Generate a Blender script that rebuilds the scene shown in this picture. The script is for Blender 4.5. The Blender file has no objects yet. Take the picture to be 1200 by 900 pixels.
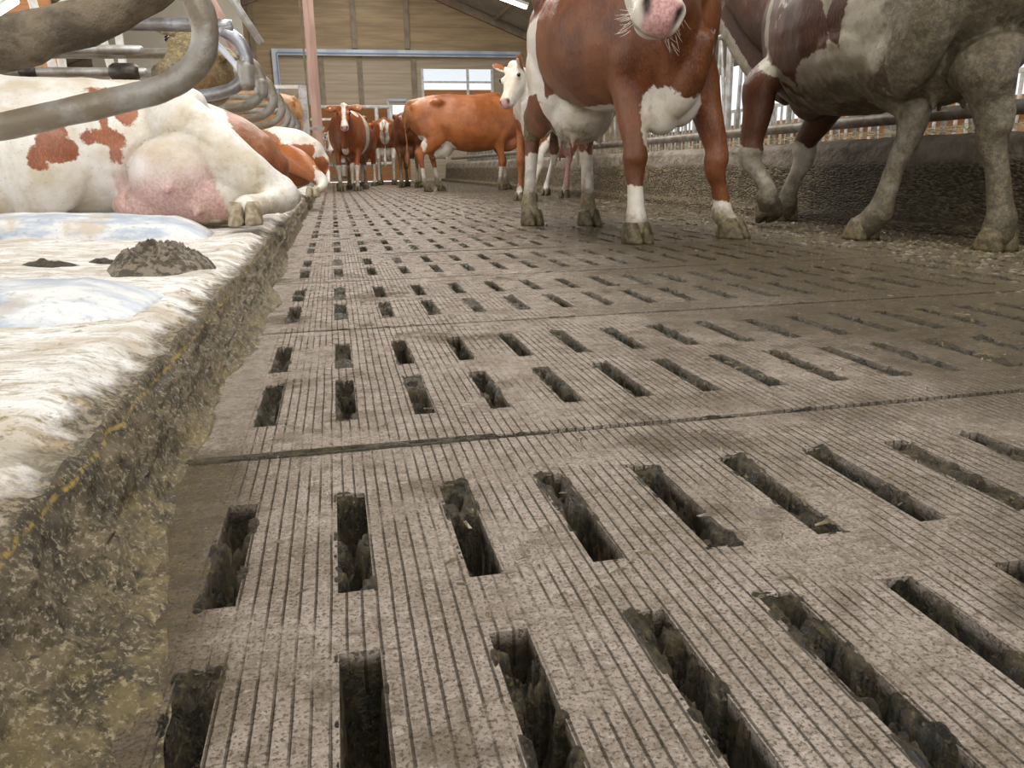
import bpy, bmesh, math, random
import numpy as np
from mathutils import Vector, Matrix
random.seed(7)
SC = bpy.context.scene
COL = SC.collection

# ---------------------------------------------------------------- camera
CAM_H = 0.3893
cam_data = bpy.data.cameras.new('camera')
cam_data.sensor_width = 36.0
cam_data.lens = 926.8 / 1200.0 * 36.0
cam_data.clip_start = 0.02
cam_data.clip_end = 300
cam = bpy.data.objects.new('camera', cam_data)
COL.objects.link(cam)
pit, yaw, roll = 0.2691, 0.2111, -0.017
fw = Vector((math.sin(yaw) * math.cos(pit), math.cos(yaw) * math.cos(pit), -math.sin(pit)))
rt = Vector((math.cos(yaw), -math.sin(yaw), 0))
up = rt.cross(fw)
rt, up = (rt * math.cos(roll) + up * math.sin(roll)), (up * math.cos(roll) - rt * math.sin(roll))
mm = Matrix((rt, up, -fw)).transposed().to_4x4()
mm.translation = Vector((0, 0, CAM_H))
cam.matrix_world = mm
cam_data.dof.use_dof = False
SC.camera = cam

# ---------------------------------------------------------------- world, lights, exposure
SC.view_settings.view_transform = 'Standard'
SC.view_settings.look = 'None'
SC.view_settings.exposure = -0.3
SC.view_settings.gamma = 1.0
SC.view_settings.use_curve_mapping = False
w = bpy.data.worlds.new('sky')
SC.world = w
w.use_nodes = True
bg = w.node_tree.nodes['Background']
bg.inputs[0].default_value = (0.93, 0.96, 1.0, 1)
bg.inputs[1].default_value = 1.45


def area(name, loc, size, direction, power, color):
    d = bpy.data.lights.new(name, 'AREA')
    d.shape = 'RECTANGLE'
    d.size, d.size_y = size
    d.energy = power
    d.color = color
    o = bpy.data.objects.new(name, d)
    COL.objects.link(o)
    o.location = loc
    o.rotation_euler = Vector(direction).to_track_quat('-Z', 'Y').to_euler()
    return o


# added area lights, unseen: ridge and gable fills, daylight from both open sides
area('ridge_fill_light', (0.9, 9.0, 5.6), (1.6, 24.0), (0, 0, -1), 1250, (1.0, 0.97, 0.92))
area('left_side_daylight', (-6.5, 4.5, 2.5), (14.0, 2.2), (1, 0, -0.28), 520, (0.95, 0.98, 1.0))
area('gable_fill_light', (0.3, -4.0, 2.6), (6.0, 2.6), (0.05, 1, -0.25), 150, (1.0, 0.96, 0.9))
area('right_side_daylight', (8.4, 8.0, 2.6), (18.0, 1.6), (-1, 0, -0.3), 60, (0.9, 0.95, 1.0))

# ---------------------------------------------------------------- numpy noise


def _h(ix, iy, iz, s):
    n = (ix * 374761393 + iy * 668265263 + iz * 2147483647 + s * 974634777) & 0xffffffff
    n = ((n ^ (n >> 13)) * 1274126177) & 0xffffffff
    n = (n ^ (n >> 16)) & 0xffffffff
    return n.astype(np.float64) / 4294967295.0 * 2 - 1


def vnoise(x, y, z=0, s=0):
    x, y, z = np.broadcast_arrays(np.asarray(x, float), np.asarray(y, float), np.asarray(z, float))
    ix, iy, iz = np.floor(x).astype(np.int64), np.floor(y).astype(np.int64), np.floor(z).astype(np.int64)
    fx, fy, fz = x - ix, y - iy, z - iz
    fx, fy, fz = [t * t * (3 - 2 * t) for t in (fx, fy, fz)]
    r = 0
    for dx in (0, 1):
        for dy in (0, 1):
            for dz in (0, 1):
                wt = (fx if dx else 1 - fx) * (fy if dy else 1 - fy) * (fz if dz else 1 - fz)
                r = r + wt * _h(ix + dx, iy + dy, iz + dz, s)
    return r


def fbm(x, y, z=0, octv=4, s=0, ridged=False):
    a, t, r = 1.0, 0.0, 0
    x, y, z = np.asarray(x, float), np.asarray(y, float), np.asarray(z, float)
    for o in range(octv):
        n = vnoise(x, y, z, s + o * 17)
        if ridged:
            n = 1 - 2 * np.abs(n)
        r = r + a * n
        t += a
        a *= 0.5
        x, y, z = x * 2.03 + 3.1, y * 2.03 + 1.7, z * 2.03 + 5.3
    return r / t


def sst(a, b, x):
    t = np.clip((x - a) / (b - a), 0, 1)
    return t * t * (3 - 2 * t)


# ---------------------------------------------------------------- object helpers
def link(name, me, mat=None, parent=None, smooth=True):
    o = bpy.data.objects.new(name, me)
    COL.objects.link(o)
    if mat:
        for m in (mat if isinstance(mat, (list, tuple)) else [mat]):
            me.materials.append(m)
    if smooth:
        me.polygons.foreach_set('use_smooth', [True] * len(me.polygons))
    if parent:
        o.parent = parent
    return o


def tag(o, label=None, cat=None, group=None, kind=None):
    if label:
        o['label'] = label
    if cat:
        o['category'] = cat
    if group:
        o['group'] = group
    if kind:
        o['kind'] = kind
    return o


def empty(name, loc=(0, 0, 0), rz=0):
    o = bpy.data.objects.new(name, None)
    COL.objects.link(o)
    o.location = loc
    o.rotation_euler = (0, 0, rz)
    o.empty_display_size = 0.1
    return o


def copy_tree(o, parent=None):
    c = o.copy()
    COL.objects.link(c)
    c.parent = parent
    for ch in list(o.children):
        copy_tree(ch, c)
    return c


class MB:
    """collects closed shapes into one mesh"""

    def __init__(s):
        s.v, s.f = [], []

    def add(s, vs, fs):
        n = len(s.v)
        s.v += [tuple(map(float, v)) for v in vs]
        s.f += [tuple(i + n for i in f) for f in fs]
        return s

    def box(s, c, sz, R=None, bev=0.0):
        x, y, z = sz[0] / 2, sz[1] / 2, sz[2] / 2
        vs = [Vector((a, b, d)) for a in (-x, x) for b in (-y, y) for d in (-z, z)]
        if R is not None:
            vs = [R @ v for v in vs]
        vs = [v + Vector(c) for v in vs]
        return s.add(vs, [(0, 1, 3, 2), (4, 6, 7, 5), (0, 4, 5, 1), (2, 3, 7, 6), (0, 2, 6, 4), (1, 5, 7, 3)])

    def beam(s, a, b, w, h, ref=(0, 0, 1)):
        a, b = Vector(a), Vector(b)
        t = (b - a).normalized()
        ref = Vector(ref)
        if abs(t.dot(ref)) > .98:
            ref = Vector((0, 1, 0))
        u = t.cross(ref).normalized()
        v = u.cross(t).normalized()
        vs = []
        for p in (a, b):
            for i, j in ((-1, -1), (1, -1), (1, 1), (-1, 1)):
                vs.append(p + u * i * w / 2 + v * j * h / 2)
        return s.add(vs, [(3, 2, 1, 0), (4, 5, 6, 7), (0, 1, 5, 4), (1, 2, 6, 5), (2, 3, 7, 6), (3, 0, 4, 7)])

    def tube(s, pts, ref=(0, 0, 1), seg=16, sub=5, cap=True, sq=2.0, rag=0):
        """pts: (x,y,z,a,b): a = radius along ref, b = across"""
        P = [np.array(p[:3], float) for p in pts]
        A = [(p[3], p[4] if len(p) > 4 else p[3]) for p in pts]
        n = len(P)
        pts2 = []
        for i in range(n - 1):
            p0, p1, p2, p3 = P[max(i - 1, 0)], P[i], P[i + 1], P[min(i + 2, n - 1)]
            for k in range(sub):
                t = k / sub
                q = 0.5 * ((2 * p1) + (-p0 + p2) * t + (2 * p0 - 5 * p1 + 4 * p2 - p3) * t * t + (-p0 + 3 * p1 - 3 * p2 + p3) * t ** 3)
                tt = t * t * (3 - 2 * t) * .5 + t * .5
                r = (A[i][0] * (1 - tt) + A[i + 1][0] * tt, A[i][1] * (1 - tt) + A[i + 1][1] * tt)
                pts2.append((q, r))
        pts2.append((P[-1], A[-1]))
        m = len(pts2)
        ref = np.array(ref, float)
        tan = []
        for i in range(m):
            d = pts2[min(i + 1, m - 1)][0] - pts2[max(i - 1, 0)][0]
            tan.append(d / (np.linalg.norm(d) + 1e-12))
        rings = []

        def ring(c, r, t, k):
            a = ref - t * (ref @ t)
            la = np.linalg.norm(a)
            if la < .15:
                a = ring.last - t * (ring.last @ t)
                la = np.linalg.norm(a)
            a = a / la
            ring.last = a
            b = np.cross(t, a)
            out = []
            for j in range(seg):
                th = 2 * math.pi * j / seg
                cs, sn = math.cos(th), math.sin(th)
                e = 2.0 / sq
                cs2 = math.copysign(abs(cs) ** e, cs)
                sn2 = math.copysign(abs(sn) ** e, sn)
                out.append(c + a * r[0] * k * cs2 + b * r[1] * k * sn2)
            return out
        ring.last = np.array((1.0, 0.3, 0.2))
        if cap:
            c, r = pts2[0]
            h = min(r)
            for q in (0.94, 0.7):
                rings.append(ring(c - tan[0] * h * q * .6, r, tan[0], math.sqrt(1 - q * q)))
        for (c, r), t in zip(pts2, tan):
            rings.append(ring(c, r, t, 1))
        if cap:
            c, r = pts2[-1]
            h = min(r)
            for q in (0.7, 0.94):
                rings.append(ring(c + tan[-1] * h * q * .6, r, tan[-1], math.sqrt(1 - q * q)))
        vs = [v for rg in rings for v in rg]
        fs = []
        for i in range(len(rings) - 1):
            for j in range(seg):
                a, b = i * seg + j, i * seg + (j + 1) % seg
                fs.append((a, b, b + seg, a + seg))
        fs.append(tuple(range(seg))[::-1])
        fs.append(tuple((len(rings) - 1) * seg + j for j in range(seg)))
        return s.add(vs, fs)

    def ell(s, c, r, R=None, nu=20, nv=12):
        vs, fs = [], []
        vs.append((0, 0, 1))
        for i in range(1, nv):
            ph = math.pi * i / nv
            for j in range(nu):
                th = 2 * math.pi * j / nu
                vs.append((math.sin(ph) * math.cos(th), math.sin(ph) * math.sin(th), math.cos(ph)))
        vs.append((0, 0, -1))
        for j in range(nu):
            fs.append((0, 1 + j, 1 + (j + 1) % nu))
            for i in range(nv - 2):
                a, b = 1 + i * nu + j, 1 + i * nu + (j + 1) % nu
                fs.append((a, a + nu, b + nu, b))
            a, b = 1 + (nv - 2) * nu + j, 1 + (nv - 2) * nu + (j + 1) % nu
            fs.append((a, len(vs) - 1, b))
        out = []
        for v in vs:
            q = Vector((v[0] * r[0], v[1] * r[1], v[2] * r[2]))
            if R is not None:
                q = R @ q
            out.append(q + Vector(c))
        return s.add(out, fs)

    def mesh(s, name):
        me = bpy.data.meshes.new(name)
        me.from_pydata(s.v, [], s.f)
        me.validate()
        me.update()
        return me

    def build(s, name, mat, parent=None, smooth=True, bevel=0.0):
        me = s.mesh(name)
        if bevel:
            bm = bmesh.new()
            bm.from_mesh(me)
            bmesh.ops.bevel(bm, geom=list(bm.edges), offset=bevel, segments=2, affect='EDGES', clamp_overlap=True)
            bm.to_mesh(me)
            bm.free()
        return link(name, me, mat, parent, smooth)


def grid_mesh(name, X, Y, Z, mat, parent=None, flip=False):
    """X,Y,Z 2d arrays"""
    n, m = X.shape
    vs = np.stack([X.ravel(), Y.ravel(), Z.ravel()], 1)
    idx = np.arange(n * m).reshape(n, m)
    q = np.stack([idx[:-1, :-1], idx[1:, :-1], idx[1:, 1:], idx[:-1, 1:]], -1).reshape(-1, 4)
    if flip:
        q = q[:, ::-1]
    me = bpy.data.meshes.new(name)
    me.from_pydata(vs.tolist(), [], q.tolist())
    me.update()
    return link(name, me, mat, parent)


# ---------------------------------------------------------------- material helpers
class NT:
    def __init__(s, name):
        s.m = bpy.data.materials.new(name)
        s.m.use_nodes = True
        s.t = s.m.node_tree
        s.b = s.t.nodes['Principled BSDF']

    def n(s, typ, **kw):
        nd = s.t.nodes.new(typ)
        for k, v in kw.items():
            if k.startswith('i_'):
                nd.inputs[k[2:].replace('_', ' ')].default_value = v
            else:
                setattr(nd, k, v)
        return nd

    def l(s, a, b):
        s.t.links.new(a, b)

    def pos(s):
        return s.n('ShaderNodeTexCoord').outputs['Object']

    def noise(s, scale, detail=4, rough=.55, vec=None, stretch=None, dist=0):
        nd = s.n('ShaderNodeTexNoise')
        nd.inputs['Scale'].default_value = scale
        nd.inputs['Detail'].default_value = detail
        nd.inputs['Roughness'].default_value = rough
        nd.inputs['Distortion'].default_value = dist
        v = vec or s.pos()
        if stretch:
            mp = s.n('ShaderNodeMapping')
            mp.inputs['Scale'].default_value = stretch
            s.l(v, mp.inputs[0])
            v = mp.outputs[0]
        s.l(v, nd.inputs['Vector'])
        return nd.outputs['Fac']

    def math(s, op, a, b=None, c=None, clamp=False):
        nd = s.n('ShaderNodeMath', operation=op)
        nd.use_clamp = clamp
        for i, v in enumerate((a, b, c)):
            if v is None:
                continue
            if isinstance(v, (int, float)):
                nd.inputs[i].default_value = v
            else:
                s.l(v, nd.inputs[i])
        return nd.outputs[0]

    def ramp(s, v, a, b, lo=0.0, hi=1.0):
        nd = s.n('ShaderNodeMapRange')
        nd.inputs['From Min'].default_value = a
        nd.inputs['From Max'].default_value = b
        nd.inputs['To Min'].default_value = lo
        nd.inputs['To Max'].default_value = hi
        nd.interpolation_type = 'SMOOTHSTEP'
        s.l(v, nd.inputs['Value'])
        return nd.outputs[0]

    def mix(s, f, a, b):
        nd = s.n('ShaderNodeMix', data_type='RGBA')
        for i, v in ((0, f), (6, a), (7, b)):
            if isinstance(v, (int, float)):
                nd.inputs[i].default_value = v
            elif isinstance(v, tuple):
                nd.inputs[i].default_value = (*v, 1) if len(v) == 3 else v
            else:
                s.l(v, nd.inputs[i])
        return nd.outputs[2]

    def attr(s, name):
        return s.n('ShaderNodeAttribute', attribute_name=name).outputs['Fac']

    def sep(s, v):
        nd = s.n('ShaderNodeSeparateXYZ')
        s.l(v, nd.inputs[0])
        return nd.outputs

    def bump(s, h, strength=.5, dist=.01, normal=None):
        nd = s.n('ShaderNodeBump')
        nd.inputs['Strength'].default_value = strength
        nd.inputs['Distance'].default_value = dist
        s.l(h, nd.inputs['Height'])
        if normal:
            s.l(normal, nd.inputs['Normal'])
        return nd.outputs[0]

    def out(s, color, rough=.6, normal=None, spec=.5, metal=0):
        for k, v in (('Base Color', color), ('Roughness', rough), ('Normal', normal), ('Specular IOR Level', spec), ('Metallic', metal)):
            if v is None:
                continue
            if isinstance(v, (int, float)):
                s.b.inputs[k].default_value = v
            elif isinstance(v, tuple):
                s.b.inputs[k].default_value = (*v, 1)
            else:
                s.l(v, s.b.inputs[k])
        return s.m


def simple(name, col, rough=.5, col2=None, scale=8, bump=0.0, metal=0, stretch=None, spec=.5, detail=5, thr=(.4, .6), bscale=None):
    t = NT(name)
    c = col
    nm = None
    if col2:
        c = t.mix(t.ramp(t.noise(scale, detail, .6, stretch=stretch), *thr), col, col2)
    if bump:
        nm = t.bump(t.noise(bscale or scale * 3, 6, .65, stretch=stretch), bump, .01)
    return t.out(c, rough, nm, spec, metal)

# ================================================================ MATERIALS OF THE PLACE
SP, L0, LP = 0.127, 0.2004, 0.8978        # slot column spacing, first joint, slab length
X0 = -1.0564 * SP


def floor_material():
    t = NT('slatted_concrete')
    p = t.pos()
    x, y, z = t.sep(p)
    # fine raked grooves running with the slots
    wob = t.math('MULTIPLY', t.math('SUBTRACT', t.noise(3, 2), .5), .006)
    ph = t.math('FRACT', t.math('DIVIDE', t.math('ADD', x, t.math('ADD', wob, 10.0)), SP / 9))
    d = t.math('ABSOLUTE', t.math('SUBTRACT', ph, .5))
    groove = t.ramp(d, .0, .11, 1, 0)
    wear = t.ramp(t.noise(5, 5, .6), .40, .52)
    left = t.ramp(x, -.18, -.12)
    groove = t.math('MULTIPLY', t.math('MULTIPLY', groove, left), t.math('ADD', t.math('MULTIPLY', wear, .8), .2))
    # cross chevron rakes on a few slabs
    v1 = t.math('FRACT', t.math('MULTIPLY', t.math('ADD', y, t.math('MULTIPLY', x, .35)), 55))
    cross = t.math('MULTIPLY', t.ramp(t.math('ABSOLUTE', t.math('SUBTRACT', v1, .5)), 0, .14, 1, 0),
                   t.ramp(t.noise(1.1, 2), .52, .62))
    n1 = t.noise(9, 8, .65)
    n2 = t.noise(70, 8, .7)
    n3 = t.noise(260, 5, .7)
    base = t.mix(t.ramp(n1, .35, .65), (.46, .385, .325), (.33, .265, .21))
    base = t.mix(t.math('MULTIPLY', t.ramp(n2, .45, .62), .55), base, (.20, .155, .105))
    base = t.mix(t.math('MULTIPLY', t.ramp(t.noise(17, 9, .75), .50, .60), .55), base, (.17, .13, .085))
    # olive slurry film: near the kerb foot, lower left and over the right half
    right = t.ramp(t.math('ADD', t.math('SUBTRACT', x, t.math('MULTIPLY', t.ramp(y, 3.5, 9), .7)), t.math('MULTIPLY', t.noise(2.6, 6, .6), 2.0)), 1.35, 2.5)
    lft = t.ramp(t.math('ADD', x, t.math('MULTIPLY', t.noise(6, 5), .22)), .03, -.08)
    lft = t.math('MULTIPLY', lft, t.ramp(t.math('ADD', y, t.math('MULTIPLY', t.noise(7, 4), .2)), 1.35, 1.10, .12, 1))
    film = t.math('MAXIMUM', right, lft)
    film = t.math('MAXIMUM', film, t.math('MULTIPLY', t.ramp(t.noise(3.1, 7, .65), .52, .66), .75))
    film = t.math('MULTIPLY', film, t.ramp(n2, .30, .56, .55, 1))
    base = t.mix(t.math('MULTIPLY', film, .9), base, t.mix(t.ramp(t.noise(30, 6, .7), .4, .6), (.135, .095, .034), (.062, .044, .019)))
    base = t.mix(t.math('MULTIPLY', t.ramp(n3, .49, .41), .85), base, (.085, .06, .035))
    n4 = t.noise(120, 4, .75)
    base = t.mix(t.math('MULTIPLY', t.math('MULTIPLY', t.ramp(n4, .55, .66), t.ramp(film, 0, .7, 1, .1)), .6), base, (.58, .50, .42))
    base = t.mix(t.math('MULTIPLY', t.math('MULTIPLY', t.ramp(n3, .60, .68), film), .75), base, (.50, .37, .12))
    base = t.mix(t.math('MULTIPLY', t.math('MAXIMUM', groove, t.math('MULTIPLY', cross, .6)), .72), base, (.055, .042, .026))
    # puddled water behind the standing cow's hooves
    px = t.math('MULTIPLY', t.math('SUBTRACT', x, 1.6), 1.05)
    py = t.math('MULTIPLY', t.math('SUBTRACT', y, 4.35), 1.0)
    r = t.math('SQRT', t.math('ADD', t.math('MULTIPLY', px, px), t.math('MULTIPLY', py, py)))
    pud = t.ramp(t.math('ADD', r, t.math('MULTIPLY', t.noise(4, 5), .5)), .72, .98, 1, 0)
    base = t.mix(t.math('MULTIPLY', pud, .5), base, (.10, .085, .065))
    rough = t.ramp(t.noise(26, 7, .7), .32, .66, .12, .42)
    rough = t.math('MULTIPLY', rough, t.ramp(film, 0, 1, 1, .6))
    rough = t.math('MULTIPLY', rough, t.ramp(pud, 0, 1, 1, .3))
    deep = t.ramp(z, -.002, -.018)  # slot and joint walls: olive slime, colour deepened in place of shade
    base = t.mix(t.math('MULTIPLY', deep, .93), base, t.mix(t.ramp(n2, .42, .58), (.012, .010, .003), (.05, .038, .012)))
    h = t.math('ADD', t.math('MULTIPLY', n2, .55), t.math('MULTIPLY', n3, .45))
    h = t.math('ADD', h, t.math('MULTIPLY', t.noise(32, 6, .7), t.math('MULTIPLY', t.ramp(film, 0, 1, .25, 1.3), t.ramp(pud, 0, 1, 1, .05))))
    h = t.math('MULTIPLY', h, t.ramp(pud, 0, 1, 1, .08))
    h = t.math('SUBTRACT', h, t.math('MULTIPLY', groove, .6))
    h = t.math('SUBTRACT', h, t.math('MULTIPLY', cross, .25))
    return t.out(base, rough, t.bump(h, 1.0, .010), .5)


def manure_material():
    t = NT('manure')
    n = t.noise(34, 9, .75)
    n2 = t.noise(190, 6, .75)
    n5 = t.noise(70, 7, .7, stretch=(1, .35, 1))
    c = t.mix(t.ramp(n, .42, .62), (.010, .008, .003), (.062, .045, .018))
    c = t.mix(t.math('MULTIPLY', t.ramp(n2, .53, .62), .6), c, (.16, .12, .055))
    c = t.mix(t.math('MULTIPLY', t.ramp(n5, .61, .67), .6), c, (.32, .25, .13))
    return t.out(c, t.ramp(n, .35, .6, .2, .5), t.bump(t.math('ADD', n, t.math('MULTIPLY', n2, .5)), 1, .008), .4)


def kerb_manure_material():
    t = NT('crusted_manure')
    x, y, z = t.sep(t.pos())
    n = t.noise(16, 8, .7)
    n2 = t.noise(150, 7, .78)
    n5 = t.noise(48, 8, .75)
    c = t.mix(t.ramp(n, .38, .62), (.045, .034, .016), (.15, .115, .066))
    c = t.mix(t.math('MULTIPLY', t.ramp(n5, .49, .40), .85), c, (.028, .021, .010))
    c = t.mix(t.math('MULTIPLY', t.ramp(n2, .52, .60), .75), c, (.40, .33, .22))
    zz = t.math('ADD', z, t.math('MULTIPLY', t.math('SUBTRACT', t.noise(9, 3), .5), .02))
    yel = t.math('MULTIPLY', t.ramp(t.math('ABSOLUTE', t.math('SUBTRACT', zz, .094)), .0005, .0034, 1, 0), t.ramp(t.noise(45, 6, .75), .46, .56))
    c = t.mix(t.math('MULTIPLY', yel, .85), c, (.40, .27, .05))
    foot = t.math('MULTIPLY', t.ramp(z, .05, .015), t.ramp(t.noise(28, 7, .7), .45, .6))
    c = t.mix(t.math('MULTIPLY', foot, .35), c, (.30, .23, .09))
    return t.out(c, t.ramp(n, .35, .6, .45, .8), t.bump(t.math('ADD', n, t.math('MULTIPLY', n2, .5)), .9, .008), .4)


def lime_material():
    t = NT('lime_dusted_bedding')
    x, y, z = t.sep(t.pos())
    n = t.noise(7, 8, .65, stretch=(.55, 1.4, 1))
    n2 = t.noise(45, 8, .7, stretch=(.6, 1.3, 1))
    c = t.mix(t.ramp(n, .40, .62), (.80, .79, .77), (.54, .48, .40))
    c = t.mix(t.math('MULTIPLY', t.ramp(n2, .50, .62), .7), c, (.36, .29, .20))
    e = t.ramp(t.math('ADD', x, t.math('MULTIPLY', t.noise(18, 7, .65), .11)), -.272, -.238)
    c = t.mix(t.math('MULTIPLY', e, .95), c, t.mix(t.ramp(t.noise(90, 8, .78), .46, .56), (.045, .034, .016), (.24, .19, .12)))
    spots = t.math('MULTIPLY', t.ramp(t.noise(11, 8, .75), .575, .64), .85)
    c = t.mix(spots, c, t.mix(t.ramp(t.noise(60, 6, .7), .4, .6), (.16, .12, .06), (.46, .35, .18)))
    c = t.mix(t.math('MULTIPLY', t.ramp(t.noise(130, 5, .75), .56, .64), .6), c, (.26, .205, .13))
    near = t.math('MULTIPLY', t.ramp(y, .95, .75), t.ramp(t.noise(9, 6), .45, .6))
    c = t.mix(t.math('MULTIPLY', near, .6), c, (.30, .26, .19))
    return t.out(c, .75, t.bump(t.math('ADD', n, t.math('MULTIPLY', n2, .6)), .7, .012), .3)


def rubber_material():
    t = NT('blue_grey_rubber')
    n = t.noise(9, 7, .65, stretch=(.5, 1.6, 1))
    n2 = t.noise(60, 6, .7)
    c = t.mix(t.ramp(n, .42, .60), (.40, .46, .55), (.70, .70, .69))
    c = t.mix(t.math('MULTIPLY', t.ramp(n2, .55, .68), .6), c, (.30, .28, .25))
    c = t.mix(t.math('MULTIPLY', t.ramp(t.noise(5, 5), .56, .68), .75), c, (.50, .40, .28))
    return t.out(c, t.ramp(n, .4, .6, .3, .6), t.bump(n2, .4, .006), .5)


def wall_material():
    t = NT('straw_crusted_concrete')
    x, y, z = t.sep(t.pos())
    zz = t.math('ADD', z, t.math('MULTIPLY', t.math('SUBTRACT', t.noise(3, 5), .5), .12))
    crust = t.ramp(zz, .40, .33)
    n = t.noise(6, 7, .65)
    vor = t.n('ShaderNodeTexVoronoi', feature='F1')
    vor.inputs['Scale'].default_value = 62
    mp = t.n('ShaderNodeMapping')
    mp.inputs['Scale'].default_value = (1, .55, 1.6)
    t.l(t.pos(), mp.inputs[0])
    t.l(mp.outputs[0], vor.inputs['Vector'])
    c0 = t.mix(t.ramp(n, .35, .65), (.33, .28, .22), (.16, .13, .10))
    hs = t.sep(vor.outputs['Color'])[0]
    c1 = t.mix(t.ramp(hs, .2, .9), (.06, .044, .022), (.26, .20, .115))
    c1 = t.mix(t.math('MULTIPLY', t.ramp(t.noise(5, 4), .45, .6), .5), c1, (.10, .075, .045))
    c = t.mix(crust, c0, c1)
    wet = t.math('MULTIPLY', t.ramp(t.math('ADD', y, t.noise(1.5, 4)), 6.2, 5.0), t.ramp(z, .50, .30, .45, 1))  # wet masks the shadow on the near, lower wall, painted into the colour
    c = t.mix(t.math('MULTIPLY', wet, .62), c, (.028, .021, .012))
    h = t.math('ADD', t.math('MULTIPLY', t.math('MULTIPLY', t.math('SUBTRACT', 1.0, vor.outputs['Distance']), crust), 1.0), t.noise(30, 6))
    return t.out(c, .7, t.bump(h, .9, .02), .35)


def wood_material(name, a, b, board=.0, axis=2, dark=.5, stretch=(.5, .5, 7)):
    t = NT(name)
    p = t.pos()
    s = t.sep(p)
    n = t.noise(2.2, 6, .6, stretch=stretch)
    c = t.mix(t.ramp(n, .35, .65), a, b)
    if board:
        fr = t.math('FRACT', t.math('DIVIDE', t.math('ADD', s[axis], 20.0), board))
        ln = t.ramp(t.math('ABSOLUTE', t.math('SUBTRACT', fr, .5)), .475, .495)
        c = t.mix(t.math('MULTIPLY', ln, dark), c, tuple(q * .35 for q in a))
    return t.out(c, .65, None, .3)


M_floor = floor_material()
M_manure = manure_material()
M_kerbman = kerb_manure_material()
M_lime = lime_material()
M_rubber = rubber_material()
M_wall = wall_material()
M_ply = wood_material('end_wall_boards', (.50, .37, .22), (.36, .265, .155), .62, 2, .35, (.35, .35, 4))
M_door = wood_material('sliding_door_boards', (.56, .46, .34), (.44, .36, .26), .28, 2, .4, (.3, .3, 5))
M_orange = wood_material('orange_wood', (.62, .30, .13), (.50, .24, .10), .22, 2, .5)
M_post = wood_material('pink_stained_wood', (.50, .33, .27), (.36, .22, .18), 0, 2, 0, (6, 6, .6))
M_roof = simple('roof_sheet', (.42, .39, .33), .7, (.33, .31, .26), 1.5, .1)
M_beam = simple('roof_timber', (.34, .27, .19), .7, (.25, .2, .14), 4)
M_white = simple('white_paint', (.80, .79, .76), .45, (.62, .58, .52), 12)
M_bluewhite = simple('pale_blue_paint', (.72, .78, .86), .4, (.55, .60, .68), 2)
M_bluegap = simple('blue_rubber_seal', (.25, .36, .55), .5)
M_pipe = simple('dirty_galvanised_pipe', (.30, .28, .25), .42, (.20, .16, .11), 9, .35, metal=.35, bscale=60)
M_pipe_shiny = simple('worn_galvanised_pipe', (.34, .35, .38), .3, (.20, .18, .17), 7, .25, metal=.6, bscale=60)
M_mudpipe = simple('mud_crusted_pipe', (.20, .155, .10), .7, (.085, .062, .038), 22, .9, bscale=45)
M_darkiron = simple('dark_iron', (.05, .045, .04), .4, (.10, .085, .07), 20, .3, metal=.5)
M_gate = simple('galvanised_gate', (.46, .46, .45), .4, (.30, .27, .23), 8, .1, metal=.4)
M_red = simple('red_plastic', (.55, .04, .05), .4)
M_yellow = simple('yellow_plastic', (.72, .52, .05), .4)
M_slurry = simple('slurry', (.018, .014, .006), .25, (.05, .04, .012), 20, .4)


def emit(name, col, st):
    t = NT(name)
    t.b.inputs['Base Color'].default_value = (*col, 1)
    t.b.inputs['Emission Color'].default_value = (*col, 1)
    t.b.inputs['Emission Strength'].default_value = st
    return t.m


M_tube = emit('lit_fluorescent_tube', (1, .97, .9), 9)
t_ = NT('frosted_pane')
t_.b.inputs['Base Color'].default_value = (.9, .93, .96, 1)
t_.b.inputs['Transmission Weight'].default_value = .9
t_.b.inputs['Roughness'].default_value = .25
t_.b.inputs['IOR'].default_value = 1.05
M_glass = t_.m

# ================================================================ FLOOR with real slots
XL, XR = -0.46, 3.45
fv, ff, vi = [], [], {}


def V(x, y, z):
    k = (round(x, 5), round(y, 5), round(z, 5))
    if k not in vi:
        vi[k] = len(fv)
        fv.append(k)
    return vi[k]


ncol = 22
slots = []
NP = 27
for n in range(-1, NP):
    y0 = L0 + n * LP
    rows = [(.158, .438), (.549, .815)]
    ys = [y0 + .009]
    for a, b in rows:
        ys += [y0 + a * LP, y0 + b * LP]
    ys.append(y0 + LP - .009)
    xs = [XL]
    cols = []
    for k in range(0, ncol + 1):
        xc = X0 + k * SP
        cols.append((xc - .017, xc + .017))
        xs += [xc - .017, xc + .017]
    xs.append(XR)
    holes = {}
    for j in range(len(ys) - 1):
        for i in range(len(xs) - 1):
            x1, x2, ya, yb = xs[i], xs[i + 1], ys[j], ys[j + 1]
            if j in (1, 3) and i % 2 == 1:
                k = (i - 1) // 2
                slots.append((n, k, x1, x2, ya, yb))
                D = -.13
                for (p, q) in (((x1, ya), (x1, yb)), ((x1, yb), (x2, yb)), ((x2, yb), (x2, ya)), ((x2, ya), (x1, ya))):
                    ff.append((V(*p, 0), V(*q, 0), V(*q, D), V(*p, D)))
                continue
            ff.append((V(x1, ya, 0), V(x2, ya, 0), V(x2, yb, 0), V(x1, yb, 0)))
    # the joint between slabs: a narrow open channel
    for i in range(len(xs) - 1):
        x1, x2 = xs[i], xs[i + 1]
        a, b = ys[-1], ys[-1] + .018
        ff.append((V(x1, a, 0), V(x1, a, -.03), V(x2, a, -.03), V(x2, a, 0)))
        ff.append((V(x1, a, -.03), V(x1, b, -.03), V(x2, b, -.03), V(x2, a, -.03)))
        ff.append((V(x1, b, -.03), V(x1, b, 0), V(x2, b, 0), V(x2, b, -.03)))
me = bpy.data.meshes.new('floor')
me.from_pydata(fv, [], ff)
me.update()
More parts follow.
